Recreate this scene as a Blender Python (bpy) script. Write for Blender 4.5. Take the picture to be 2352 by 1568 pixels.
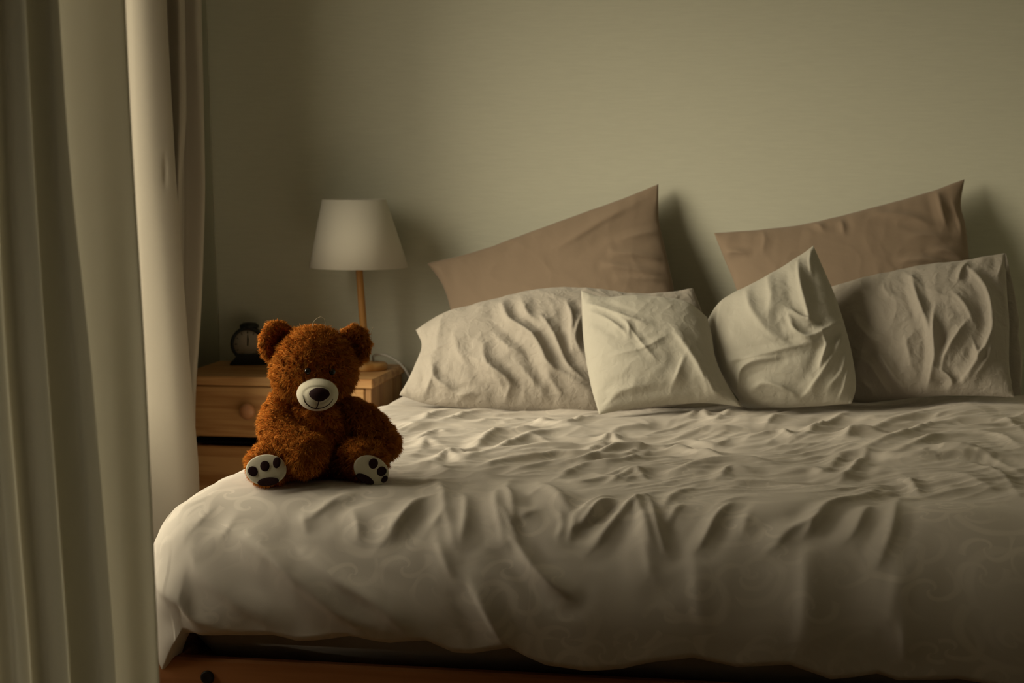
import bpy, math, random
import numpy as np
from mathutils import Vector

random.seed(7)
rng = np.random.default_rng(11)
scene = bpy.context.scene
for o in list(bpy.data.objects):
    bpy.data.objects.remove(o)
COL = scene.collection

# ---------------------------------------------------------------- camera
CAM = np.array([0.0, 0.0, 1.32])
YAW = math.radians(10.0)                      # turned to the left of the back wall's normal
PITCH = math.atan2(404.0, 4000.0)             # looking slightly down
FPX = 4000.0                                  # focal length for a 2352 px wide frame
FH = np.array([-math.sin(YAW), math.cos(YAW), 0.0])
RIGHT = np.array([math.cos(YAW), math.sin(YAW), 0.0])
FWD = FH * math.cos(PITCH) + np.array([0, 0, -math.sin(PITCH)])
UP = np.cross(RIGHT, FWD)
cam_d = bpy.data.cameras.new('camera')
cam_d.sensor_width = 36.0
cam_d.lens = FPX / 2352.0 * 36.0
cam_d.clip_start = 0.05
cam_d.dof.use_dof = True
cam_d.dof.focus_distance = 3.86
cam_d.dof.aperture_fstop = 6.0
cam = bpy.data.objects.new('camera', cam_d)
COL.objects.link(cam)
cam.location = Vector(CAM)
cam.rotation_euler = (math.pi / 2 - PITCH, 0, YAW)
scene.camera = cam

# ---------------------------------------------------------------- daylight and exposure
world = bpy.data.worlds.new('overcast_sky')
scene.world = world
world.use_nodes = True
bg = world.node_tree.nodes['Background']
bg.inputs['Color'].default_value = (1.0, 0.90, 0.70, 1)
bg.inputs['Strength'].default_value = 6.7
# overcast sky: three times brighter overhead than at the horizon, dim ground below
_wt = world.node_tree
_tc = _wt.nodes.new('ShaderNodeTexCoord')
_sx = _wt.nodes.new('ShaderNodeSeparateXYZ')
_rp = _wt.nodes.new('ShaderNodeValToRGB')
_ma = _wt.nodes.new('ShaderNodeMath')
_ma.operation = 'MULTIPLY_ADD'
_ma.inputs[1].default_value = 0.5
_ma.inputs[2].default_value = 0.5
_el = _rp.color_ramp.elements
_SKY = (1.0, 0.885, 0.66)
_el[0].position = 0.0
_el[0].color = tuple(0.10 * c for c in _SKY) + (1,)
_el[1].position = 1.0
_el[1].color = _SKY + (1,)
for _p, _k in ((0.49, 0.14), (0.51, 0.34)):
    _e = _el.new(_p)
    _e.color = tuple(_k * c for c in _SKY) + (1,)
_wt.links.new(_tc.outputs['Generated'], _sx.inputs[0])
_wt.links.new(_sx.outputs['Z'], _ma.inputs[0])
_wt.links.new(_ma.outputs[0], _rp.inputs['Fac'])
_wt.links.new(_rp.outputs['Color'], bg.inputs['Color'])
WIN_Y0, WIN_Y1, WIN_Z0, WIN_Z1 = 3.10, 4.90, 0.55, 2.56
WALL_X = -2.25
portal_d = bpy.data.lights.new('window_portal', 'AREA')
portal_d.shape = 'RECTANGLE'
portal_d.size = WIN_Z1 - WIN_Z0
portal_d.size_y = WIN_Y1 - WIN_Y0
portal_d.cycles.is_portal = True
portal = bpy.data.objects.new('window_portal', portal_d)
COL.objects.link(portal)
portal.location = (WALL_X - 0.06, (WIN_Y0 + WIN_Y1) / 2, (WIN_Z0 + WIN_Z1) / 2)
portal.rotation_euler = (0, -math.pi / 2, 0)

sun_d = bpy.data.lights.new('hazy_sun', 'SUN')
sun_d.energy = 3.0
sun_d.color = (1.0, 0.875, 0.64)
sun_d.angle = math.radians(38)
sun = bpy.data.objects.new('hazy_sun', sun_d)
COL.objects.link(sun)
_az, _elv = math.radians(34), math.radians(19)
sun.rotation_euler = Vector((-math.cos(_elv) * math.cos(_az), -math.cos(_elv) * math.sin(_az), math.sin(_elv))).to_track_quat('Z', 'Y').to_euler()
sun.location = (-6, 1.5, 4)

scene.view_settings.view_transform = 'Standard'
scene.view_settings.look = 'None'
scene.view_settings.gamma = 1.0
scene.view_settings.use_curve_mapping = False
scene.view_settings.exposure = 0.12
scene.cycles.use_denoising = True
scene.cycles.max_bounces = 6
scene.cycles.diffuse_bounces = 3
scene.cycles.caustics_reflective = False
scene.cycles.caustics_refractive = False
scene.cycles.use_adaptive_sampling = True
scene.cycles.adaptive_threshold = 0.05
scene.cycles.transparent_max_bounces = 12


# ---------------------------------------------------------------- measuring helpers
def ray(px, py):
    d = FWD + RIGHT * ((px - 1176.0) / FPX) - UP * ((py - 784.0) / FPX)
    return d


def at_y(px, py, Y):
    d = ray(px, py)
    return CAM + d * ((Y - CAM[1]) / d[1])


def on_plane(px, py, p0, n):
    d = ray(px, py)
    return CAM + d * (np.dot(p0 - CAM, n) / np.dot(d, n))


def project(P):
    q = P - CAM
    z = q @ FWD
    return 1176.0 + FPX * (q @ RIGHT) / z, 784.0 - FPX * (q @ UP) / z


# ---------------------------------------------------------------- materials
def new_mat(name):
    m = bpy.data.materials.new(name)
    m.use_nodes = True
    nt = m.node_tree
    b = nt.nodes['Principled BSDF']
    return m, nt, b


def N(nt, kind, **kw):
    n = nt.nodes.new(kind)
    for k, v in kw.items():
        if k in n.inputs:
            n.inputs[k].default_value = v
        else:
            setattr(n, k, v)
    return n


def rgb(c):
    return (c[0], c[1], c[2], 1.0)


def mapping(nt, scale=(1, 1, 1), coord='Object'):
    tc = N(nt, 'ShaderNodeTexCoord')
    mp = N(nt, 'ShaderNodeMapping')
    mp.inputs['Scale'].default_value = scale
    nt.links.new(tc.outputs[coord], mp.inputs['Vector'])
    return mp


def ramp(nt, fac, stops):
    r = N(nt, 'ShaderNodeValToRGB')
    while len(r.color_ramp.elements) < len(stops):
        r.color_ramp.elements.new(0.5)
    for e, (p, c) in zip(r.color_ramp.elements, stops):
        e.position = p
        e.color = rgb(c)
    nt.links.new(fac, r.inputs['Fac'])
    return r


def bump(nt, b, height, strength, dist=0.001):
    bp = N(nt, 'ShaderNodeBump')
    bp.inputs['Strength'].default_value = strength
    bp.inputs['Distance'].default_value = dist
    nt.links.new(height, bp.inputs['Height'])
    nt.links.new(bp.outputs['Normal'], b.inputs['Normal'])
    return bp


def fabric(name, c, var=0.06, scale=500, sheen=0.15, strength=0.25, crease=0.0):
    m, nt, b = new_mat(name)
    mp = mapping(nt)
    n1 = N(nt, 'ShaderNodeTexNoise', Scale=3.0, Detail=4.0)
    nt.links.new(mp.outputs[0], n1.inputs['Vector'])
    lo = [max(0, x * (1 - var)) for x in c]
    hi = [min(1, x * (1 + var)) for x in c]
    r = ramp(nt, n1.outputs['Fac'], [(0.3, lo), (0.7, hi)])
    nt.links.new(r.outputs['Color'], b.inputs['Base Color'])
    b.inputs['Roughness'].default_value = 0.9
    b.inputs['Specular IOR Level'].default_value = 0.15
    b.inputs['Sheen Weight'].default_value = sheen
    n2 = N(nt, 'ShaderNodeTexNoise', Scale=scale, Detail=2.0)
    nt.links.new(mp.outputs[0], n2.inputs['Vector'])
    bp = bump(nt, b, n2.outputs['Fac'], strength, 0.0012)
    if crease:
        n3 = N(nt, 'ShaderNodeTexNoise', Scale=38.0, Detail=5.0, Distortion=0.8)
        nt.links.new(mp.outputs[0], n3.inputs['Vector'])
        b2 = N(nt, 'ShaderNodeBump')
        b2.inputs['Strength'].default_value = crease
        b2.inputs['Distance'].default_value = 0.006
        nt.links.new(n3.outputs['Fac'], b2.inputs['Height'])
        nt.links.new(b2.outputs['Normal'], bp.inputs['Normal'])
    return m


def drape(name, c, trans=0.3, tcol=None, clear=0.0):
    m, nt, b = new_mat(name)
    out = nt.nodes['Material Output']
    mp = mapping(nt)
    n2 = N(nt, 'ShaderNodeTexNoise', Scale=350.0, Detail=2.0)
    nt.links.new(mp.outputs[0], n2.inputs['Vector'])
    bump(nt, b, n2.outputs['Fac'], 0.15)
    b.inputs['Base Color'].default_value = rgb(c)
    b.inputs['Roughness'].default_value = 0.85
    b.inputs['Specular IOR Level'].default_value = 0.15
    t = N(nt, 'ShaderNodeBsdfTranslucent')
    t.inputs['Color'].default_value = rgb(tcol or c)
    mx = N(nt, 'ShaderNodeMixShader')
    mx.inputs[0].default_value = trans
    nt.links.new(b.outputs[0], mx.inputs[1])
    nt.links.new(t.outputs[0], mx.inputs[2])
    last = mx
    if clear:
        tr = N(nt, 'ShaderNodeBsdfTransparent')
        m2 = N(nt, 'ShaderNodeMixShader')
        m2.inputs[0].default_value = clear
        nt.links.new(mx.outputs[0], m2.inputs[1])
        nt.links.new(tr.outputs[0], m2.inputs[2])
        last = m2
    nt.links.new(last.outputs[0], out.inputs['Surface'])
    return m


def wood(name, c_light, c_dark, scale=(1.2, 14, 14), rough=0.45):
    m, nt, b = new_mat(name)
    mp = mapping(nt, scale)
    n = N(nt, 'ShaderNodeTexNoise', Scale=2.2, Detail=6.0, Distortion=0.6)
    nt.links.new(mp.outputs[0], n.inputs['Vector'])
    mp2 = mapping(nt, (scale[0] * 0.35, scale[1] * 0.35, scale[2] * 0.35))
    n0 = N(nt, 'ShaderNodeTexNoise', Scale=2.0, Detail=2.0)
    nt.links.new(mp2.outputs[0], n0.inputs['Vector'])
    mul = N(nt, 'ShaderNodeMath', operation='MULTIPLY')
    mul.inputs[1].default_value = 26.0
    nt.links.new(n0.outputs['Fac'], mul.inputs[0])
    sn = N(nt, 'ShaderNodeMath', operation='SINE')
    nt.links.new(mul.outputs[0], sn.inputs[0])
    ma = N(nt, 'ShaderNodeMath', operation='MULTIPLY_ADD')
    ma.inputs[1].default_value = 0.16
    nt.links.new(sn.outputs[0], ma.inputs[0])
    nt.links.new(n.outputs['Fac'], ma.inputs[2])
    r = ramp(nt, ma.outputs[0], [(0.28, c_dark), (0.68, c_light)])
    nt.links.new(r.outputs['Color'], b.inputs['Base Color'])
    b.inputs['Roughness'].default_value = rough
    b.inputs['Specular IOR Level'].default_value = 0.35
    bump(nt, b, n.outputs['Fac'], 0.15, 0.001)
    return m


def plain(name, c, rough=0.5, spec=0.5, metal=0.0, nscale=60.0, var=0.05):
    m, nt, b = new_mat(name)
    mp = mapping(nt)
    n = N(nt, 'ShaderNodeTexNoise', Scale=nscale, Detail=3.0)
    nt.links.new(mp.outputs[0], n.inputs['Vector'])
    r = ramp(nt, n.outputs['Fac'], [(0.3, [x * (1 - var) for x in c]), (0.7, [min(1, x * (1 + var)) for x in c])])
    nt.links.new(r.outputs['Color'], b.inputs['Base Color'])
    b.inputs['Roughness'].default_value = rough
    b.inputs['Specular IOR Level'].default_value = spec
    b.inputs['Metallic'].default_value = metal
    return m


def wall_mat(name, c):
    m, nt, b = new_mat(name)
    mp = mapping(nt, (6, 6, 90))
    n = N(nt, 'ShaderNodeTexNoise', Scale=3.0, Detail=4.0)
    nt.links.new(mp.outputs[0], n.inputs['Vector'])
    r = ramp(nt, n.outputs['Fac'], [(0.25, [x * 0.965 for x in c]), (0.75, [x * 1.035 for x in c])])
    nt.links.new(r.outputs['Color'], b.inputs['Base Color'])
    b.inputs['Roughness'].default_value = 0.9
    b.inputs['Specular IOR Level'].default_value = 0.2
    bump(nt, b, n.outputs['Fac'], 0.12, 0.0015)
    return m


def duvet_mat(name, c):
    """washed cotton with a faint tone-on-tone print of curled scrolls"""
    m, nt, b = new_mat(name)
    uv = N(nt, 'ShaderNodeUVMap', uv_map='cloth')
    nz = N(nt, 'ShaderNodeTexNoise', Scale=5.0, Detail=2.0)
    nt.links.new(uv.outputs[0], nz.inputs['Vector'])
    wob = N(nt, 'ShaderNodeVectorMath', operation='MULTIPLY_ADD')
    wob.inputs[1].default_value = (0.06, 0.06, 0.0)
    nt.links.new(nz.outputs['Color'], wob.inputs[0])
    nt.links.new(uv.outputs[0], wob.inputs[2])

    def scrolls(scale, turns, arms):
        vo = N(nt, 'ShaderNodeTexVoronoi', Scale=scale)
        vo.voronoi_dimensions = '2D'
        nt.links.new(wob.outputs[0], vo.inputs['Vector'])
        sc = N(nt, 'ShaderNodeVectorMath', operation='SCALE')
        sc.inputs['Scale'].default_value = 1.0
        nt.links.new(wob.outputs[0], sc.inputs[0])
        df = N(nt, 'ShaderNodeVectorMath', operation='SUBTRACT')
        nt.links.new(sc.outputs[0], df.inputs[0])
        nt.links.new(vo.outputs['Position'], df.inputs[1])
        sx = N(nt, 'ShaderNodeSeparateXYZ')
        nt.links.new(df.outputs[0], sx.inputs[0])
        at = N(nt, 'ShaderNodeMath', operation='ARCTAN2')
        nt.links.new(sx.outputs['Y'], at.inputs[0])
        nt.links.new(sx.outputs['X'], at.inputs[1])
        sr = N(nt, 'ShaderNodeMath', operation='POWER')
        nt.links.new(vo.outputs['Distance'], sr.inputs[0])
        sr.inputs[1].default_value = 0.6
        mu = N(nt, 'ShaderNodeMath', operation='MULTIPLY_ADD')
        nt.links.new(sr.outputs[0], mu.inputs[0])
        mu.inputs[1].default_value = turns
        ar = N(nt, 'ShaderNodeMath', operation='MULTIPLY')
        ar.inputs[1].default_value = arms
        nt.links.new(at.outputs[0], ar.inputs[0])
        nt.links.new(ar.outputs[0], mu.inputs[2])
        sn = N(nt, 'ShaderNodeMath', operation='SINE')
        nt.links.new(mu.outputs[0], sn.inputs[0])
        mr = N(nt, 'ShaderNodeMapRange')
        mr.interpolation_type = 'SMOOTHSTEP'
        mr.inputs['From Min'].default_value = 0.45
        mr.inputs['From Max'].default_value = 0.95
        nt.links.new(sn.outputs[0], mr.inputs['Value'])
        fd = N(nt, 'ShaderNodeMapRange')
        fd.inputs['From Min'].default_value = 0.75
        fd.inputs['From Max'].default_value = 0.45
        nt.links.new(vo.outputs['Distance'], fd.inputs['Value'])
        ml = N(nt, 'ShaderNodeMath', operation='MULTIPLY')
        nt.links.new(mr.outputs[0], ml.inputs[0])
        nt.links.new(fd.outputs[0], ml.inputs[1])
        return ml
    a = scrolls(5.0, 17.0, 1.0)
    c2 = scrolls(8.5, 13.0, -2.0)
    mxm = N(nt, 'ShaderNodeMath', operation='MAXIMUM')
    nt.links.new(a.outputs[0], mxm.inputs[0])
    nt.links.new(c2.outputs[0], mxm.inputs[1])
    mask = N(nt, 'ShaderNodeTexNoise', Scale=3.5, Detail=1.0)
    nt.links.new(uv.outputs[0], mask.inputs['Vector'])
    mk = N(nt, 'ShaderNodeMapRange')
    mk.inputs['From Min'].default_value = 0.38
    mk.inputs['From Max'].default_value = 0.62
    nt.links.new(mask.outputs['Fac'], mk.inputs['Value'])
    pr = N(nt, 'ShaderNodeMath', operation='MULTIPLY')
    nt.links.new(mxm.outputs[0], pr.inputs[0])
    nt.links.new(mk.outputs[0], pr.inputs[1])
    r = ramp(nt, pr.outputs[0], [(0.0, c), (1.0, [min(1, x * 1.16) for x in c])])
    nt.links.new(r.outputs['Color'], b.inputs['Base Color'])
    b.inputs['Roughness'].default_value = 0.88
    b.inputs['Specular IOR Level'].default_value = 0.15
    b.inputs['Sheen Weight'].default_value = 0.12
    n2 = N(nt, 'ShaderNodeTexNoise', Scale=420.0, Detail=2.0)
    nt.links.new(uv.outputs[0], n2.inputs['Vector'])
    bump(nt, b, n2.outputs['Fac'], 0.2, 0.001)
    return m


def fur_mat(name, c_root, c_tip):
    m, nt, b = new_mat(name)
    mp = mapping(nt)
    n = N(nt, 'ShaderNodeTexNoise', Scale=90.0, Detail=3.0)
    nt.links.new(mp.outputs[0], n.inputs['Vector'])
    r = ramp(nt, n.outputs['Fac'], [(0.3, c_root), (0.7, c_tip)])
    nt.links.new(r.outputs['Color'], b.inputs['Base Color'])
    b.inputs['Roughness'].default_value = 0.75
    b.inputs['Specular IOR Level'].default_value = 0.12
    tl = N(nt, 'ShaderNodeBsdfTranslucent')          # light filters through the pile
    nt.links.new(r.outputs['Color'], tl.inputs['Color'])
    mx = N(nt, 'ShaderNodeMixShader')
    mx.inputs[0].default_value = 0.28
    nt.links.new(b.outputs[0], mx.inputs[1])
    nt.links.new(tl.outputs[0], mx.inputs[2])
    nt.links.new(mx.outputs[0], nt.nodes['Material Output'].inputs['Surface'])
    return m


M = {}
M['wall'] = wall_mat('painted_wall', (0.64, 0.635, 0.52))
M['wall2'] = wall_mat('painted_wall_brown', (0.32, 0.24, 0.14))
M['ceiling'] = wall_mat('ceiling_paint', (0.70, 0.67, 0.57))
M['floor'] = wood('floor_wood', (0.15, 0.085, 0.04), (0.10, 0.055, 0.025), (10, 0.8, 10), 0.5)
M['trim'] = plain('trim_paint', (0.62, 0.60, 0.52), 0.5)
M['duvet'] = duvet_mat('duvet_cotton', (0.60, 0.55, 0.485))
M['mattress'] = fabric('mattress_cover', (0.34, 0.30, 0.27), 0.04)
M['pillow_grey'] = fabric('pillowcase_greige', (0.39, 0.352, 0.30), 0.03, crease=0.75)
M['pillow_white'] = fabric('cushion_cream', (0.48, 0.455, 0.385), 0.03, crease=0.45)
M['pillow_brown'] = fabric('pillowcase_taupe', (0.275, 0.205, 0.145), 0.04, crease=0.12)
M['curtain'] = drape('curtain_beige', (0.42, 0.38, 0.31), 0.06)
M['drape'] = drape('curtain_green_grey', (0.74, 0.70, 0.60), 0.68, (0.97, 0.95, 0.86))
M['voile'] = drape('voile', (0.60, 0.60, 0.48), 0.5, None, 0.62)
M['pine'] = wood('pine', (0.62, 0.36, 0.15), (0.42, 0.20, 0.07), (1.2, 12, 22))
M['pine_v'] = wood('pine_upright', (0.52, 0.30, 0.13), (0.33, 0.16, 0.06), (12, 12, 1.2))
M['rail'] = wood('bed_pine', (0.50, 0.22, 0.09), (0.33, 0.13, 0.05), (0.9, 14, 14))
M['knob'] = wood('knob_pine', (0.50, 0.24, 0.11), (0.40, 0.17, 0.07), (3, 20, 20), 0.35)
M['lamp_wood'] = wood('lamp_wood', (0.60, 0.34, 0.12), (0.45, 0.22, 0.06), (14, 14, 1.5))
M['dark'] = plain('painted_slot_shade', (0.02, 0.018, 0.015), 0.8, 0.1)  # near-black colour standing in for the shade inside the nightstand slot
M['shade'] = drape('lamp_shade_linen', (0.74, 0.70, 0.60), 0.22)
M['cord'] = plain('white_cord', (0.65, 0.63, 0.58), 0.45)
M['clock'] = plain('clock_black', (0.012, 0.015, 0.014), 0.45, 0.4)
M['dial'] = plain('clock_dial', (0.50, 0.44, 0.35), 0.6, 0.2)
M['hand'] = plain('clock_hand', (0.012, 0.012, 0.012), 0.5, 0.3)
M['fur'] = fur_mat('bear_plush', (0.74, 0.25, 0.033), (0.93, 0.38, 0.065))
M['suede'] = fabric('bear_cream', (0.74, 0.69, 0.54), 0.03, 700, 0.1, 0.2)
M['embroidery'] = fabric('bear_dark_brown', (0.030, 0.013, 0.014), 0.1, 600, 0.0, 0.4)
M['eye'] = plain('bear_eye', (0.008, 0.006, 0.006), 0.12, 0.6)
M['thread'] = plain('pale_thread', (0.62, 0.52, 0.36), 0.7)
M['bolt'] = plain('bolt_dark', (0.02, 0.015, 0.012), 0.5, 0.4, 0.3)
M['glass'], _nt, _b = new_mat('window_glass')
_tr = N(_nt, 'ShaderNodeBsdfTransparent')
_gl = N(_nt, 'ShaderNodeBsdfGlossy', Roughness=0.02)
_mx = N(_nt, 'ShaderNodeMixShader')
_mx.inputs[0].default_value = 0.05
_nt.links.new(_tr.outputs[0], _mx.inputs[1])
_nt.links.new(_gl.outputs[0], _mx.inputs[2])
_nt.links.new(_mx.outputs[0], _nt.nodes['Material Output'].inputs['Surface'])


# ---------------------------------------------------------------- mesh helpers
def np_mesh(name, verts, quads=None, tris=None, normals=None, smooth=True, uv=None):
    verts = np.asarray(verts, dtype=np.float32)
    me = bpy.data.meshes.new(name)
    me.vertices.add(len(verts))
    me.vertices.foreach_set('co', verts.ravel())
    loops, starts = [], []
    n0 = 0
    if quads is not None and len(quads):
        q = np.asarray(quads, dtype=np.int32)
        loops.append(q.ravel())
        starts.append(np.arange(len(q), dtype=np.int32) * 4)
        n0 = len(q) * 4
    if tris is not None and len(tris):
        t = np.asarray(tris, dtype=np.int32)
        loops.append(t.ravel())
        starts.append(n0 + np.arange(len(t), dtype=np.int32) * 3)
    loops = np.concatenate(loops)
    starts = np.concatenate(starts)
    me.loops.add(len(loops))
    me.loops.foreach_set('vertex_index', loops)
    me.polygons.add(len(starts))
    me.polygons.foreach_set('loop_start', starts)
    me.update(calc_edges=True)
    me.polygons.foreach_set('use_smooth', np.full(len(starts), smooth))
    if uv is not None:
        layer = me.uv_layers.new(name='cloth')
        layer.data.foreach_set('uv', np.asarray(uv, dtype=np.float32)[loops].ravel())
    if normals is not None:
        me.normals_split_custom_set_from_vertices(np.asarray(normals, dtype=np.float32).tolist())
    return me


def link(name, me, mat, parent=None):
    o = bpy.data.objects.new(name, me)
    COL.objects.link(o)
    if mat is not None:
        me.materials.append(M[mat])
    if parent is not None:
        o.parent = parent
    return o


def tag(o, label=None, cat=None, group=None, kind=None):
    if label:
        o['label'] = label
    if cat:
        o['category'] = cat
    if group:
        o['group'] = group
    if kind:
        o['kind'] = kind
    return o


def thing(name, label, cat, loc, rotz=0.0, group=None):
    o = bpy.data.objects.new(name, None)
    o.empty_display_size = 0.05
    COL.objects.link(o)
    o.location = loc
    o.rotation_euler = (0, 0, rotz)
    return tag(o, label, cat, group)


def box_arrays(x0, x1, y0, y1, z0, z1, bev=0.003):
    """a box with chamfered edges (24 vertices)"""
    c = np.array([(x0 + x1) / 2, (y0 + y1) / 2, (z0 + z1) / 2])
    h = np.array([(x1 - x0) / 2, (y1 - y0) / 2, (z1 - z0) / 2])
    b = min(bev, h.min() * 0.45)
    V, idx = [], {}
    for sx in (-1, 1):
        for sy in (-1, 1):
            for sz in (-1, 1):
                s = np.array([sx, sy, sz])
                for ax in range(3):
                    p = (h - b) * s
                    p[ax] = h[ax] * s[ax]
                    idx[(sx, sy, sz, ax)] = len(V)
                    V.append(c + p)
    F = []
    for ax in range(3):
        a1, a2 = (ax + 1) % 3, (ax + 2) % 3
        for s in (-1, 1):
            f = []
            for t1, t2 in ((-1, -1), (1, -1), (1, 1), (-1, 1)):
                k = [0, 0, 0]
                k[ax], k[a1], k[a2] = s, t1, t2
                f.append(idx[(k[0], k[1], k[2], ax)])
            F.append(f if s > 0 else f[::-1])
        for s1 in (-1, 1):
            for s2 in (-1, 1):
                k0, k1 = [0, 0, 0], [0, 0, 0]
                k0[ax], k1[ax] = -1, 1
                k0[a1] = k1[a1] = s1
                k0[a2] = k1[a2] = s2
                f = [idx[(*k0, a1)], idx[(*k1, a1)], idx[(*k1, a2)], idx[(*k0, a2)]]
                F.append(f if s1 * s2 < 0 else f[::-1])
    T = []
    for sx in (-1, 1):
        for sy in (-1, 1):
            for sz in (-1, 1):
                f = [idx[(sx, sy, sz, a)] for a in range(3)]
                T.append(f if sx * sy * sz > 0 else f[::-1])
    return np.array(V), np.array(F), np.array(T)


def box(name, x0, x1, y0, y1, z0, z1, mat, parent=None, bev=0.003):
    V, F, T = box_arrays(x0, x1, y0, y1, z0, z1, bev)
    return link(name, np_mesh(name, V, F, T, smooth=False), mat, parent)


def lathe(profile, n=40, center=(0, 0, 0), axis='z', cap=True):
    """profile: list of (radius, height) revolved about an axis"""
    prof = np.array(profile, float)
    a = np.linspace(0, 2 * np.pi, n, endpoint=False)
    r = prof[:, 0][:, None]
    x, y = r * np.cos(a), r * np.sin(a)
    z = np.repeat(prof[:, 1][:, None], n, 1)
    V = np.stack([x, y, z], -1).reshape(-1, 3)
    if axis == 'y':
        V = V[:, [0, 2, 1]] * np.array([1, -1, 1])
    m = len(prof)
    i, j = np.meshgrid(np.arange(m - 1), np.arange(n), indexing='ij')
    q = np.stack([i * n + j, i * n + (j + 1) % n, (i + 1) * n + (j + 1) % n, (i + 1) * n + j], -1).reshape(-1, 4)
    T = []
    if cap:
        V = np.vstack([V, V[:n].mean(0), V[-n:].mean(0)])
        k = m * n
        for j in range(n):
            T.append([k, (j + 1) % n, j])
            T.append([k + 1, (m - 1) * n + j, (m - 1) * n + (j + 1) % n])
    return V + np.array(center), q, np.array(T) if T else None


def catmull(pts, n):
    """smooth curve through points, n samples, roughly even spacing"""
    P = np.asarray(pts, float)
    if len(P) == 2:
        t = np.linspace(0, 1, n)[:, None]
        return P[0] * (1 - t) + P[1] * t
    E = np.vstack([2 * P[0] - P[1], P, 2 * P[-1] - P[-2]])
    out = []
    for k in range(len(P) - 1):
        p0, p1, p2, p3 = E[k:k + 4]
        t = np.linspace(0, 1, 24, endpoint=False)[:, None]
        out.append(0.5 * (2 * p1 + (p2 - p0) * t + (2 * p0 - 5 * p1 + 4 * p2 - p3) * t ** 2 + (3 * p1 - p0 - 3 * p2 + p3) * t ** 3))
    out = np.vstack(out + [P[-1:]])
    d = np.r_[0, np.cumsum(np.linalg.norm(np.diff(out, axis=0), axis=1))]
    s = np.linspace(0, d[-1], n)
    return np.stack([np.interp(s, d, out[:, k]) for k in range(P.shape[1])], -1)


def tube(pts, radius, n=8, samples=40):
    C = catmull(pts, samples)
    R = np.broadcast_to(np.asarray(radius, float), (samples,)) if np.ndim(radius) == 0 else np.interp(np.linspace(0, 1, samples), np.linspace(0, 1, len(radius)), radius)
    T = np.gradient(C, axis=0)
    T /= np.linalg.norm(T, axis=1)[:, None] + 1e-12
    up = np.array([0, 0, 1.0]) if abs(T[0][2]) < 0.9 else np.array([1.0, 0, 0])
    V = []
    a = np.linspace(0, 2 * np.pi, n, endpoint=False)
    for k in range(samples):
        s = np.cross(T[k], up)
        s /= np.linalg.norm(s) + 1e-12
        u = np.cross(s, T[k])
        up = u
        V.append(C[k] + R[k] * (np.cos(a)[:, None] * s + np.sin(a)[:, None] * u))
    V = np.vstack(V)
    i, j = np.meshgrid(np.arange(samples - 1), np.arange(n), indexing='ij')
    q = np.stack([i * n + j, i * n + (j + 1) % n, (i + 1) * n + (j + 1) % n, (i + 1) * n + j], -1).reshape(-1, 4)
    k = len(V)
    V = np.vstack([V, C[:1], C[-1:]])
    t = [[k, (j + 1) % n, j] for j in range(n)] + [[k + 1, (samples - 1) * n + j, (samples - 1) * n + (j + 1) % n] for j in range(n)]
    return V, q[:, ::-1], np.array(t)[:, ::-1]


def grid_quads(nu, nv):
    i, j = np.meshgrid(np.arange(nu - 1), np.arange(nv - 1), indexing='ij')
    return np.stack([i * nv + j, (i + 1) * nv + j, (i + 1) * nv + j + 1, i * nv + j + 1], -1).reshape(-1, 4)


def grid_normals(P):
    du = np.gradient(P, axis=0)
    dv = np.gradient(P, axis=1)
    n = np.cross(du, dv)
    return n / (np.linalg.norm(n, axis=-1, keepdims=True) + 1e-12)


# smooth 2D gradient noise on arrays
_perm = np.random.default_rng(5).permutation(512)
_ang = np.random.default_rng(6).uniform(0, 2 * np.pi, 512)


def noise2(x, y, seed=0):
    xi, yi = np.floor(x).astype(int), np.floor(y).astype(int)
    xf, yf = x - xi, y - yi

    def g(ix, iy, dx, dy):
        h = _perm[(_perm[(ix + seed * 37) % 512] + iy) % 512]
        return np.cos(_ang[h]) * dx + np.sin(_ang[h]) * dy
    u = xf ** 3 * (xf * (xf * 6 - 15) + 10)
    v = yf ** 3 * (yf * (yf * 6 - 15) + 10)
    a = g(xi, yi, xf, yf) * (1 - u) + g(xi + 1, yi, xf - 1, yf) * u
    b = g(xi, yi + 1, xf, yf - 1) * (1 - u) + g(xi + 1, yi + 1, xf - 1, yf - 1) * u
    return (a * (1 - v) + b * v) * 1.5


def ridged(x, y, seed=0, octaves=2):
    s, a, f = 0.0, 1.0, 1.0
    for k in range(octaves):
        s = s + a * (1 - np.abs(noise2(x * f, y * f, seed + k)) * 1.9) ** 2
        a *= 0.5
        f *= 2.03
    return s


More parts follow.
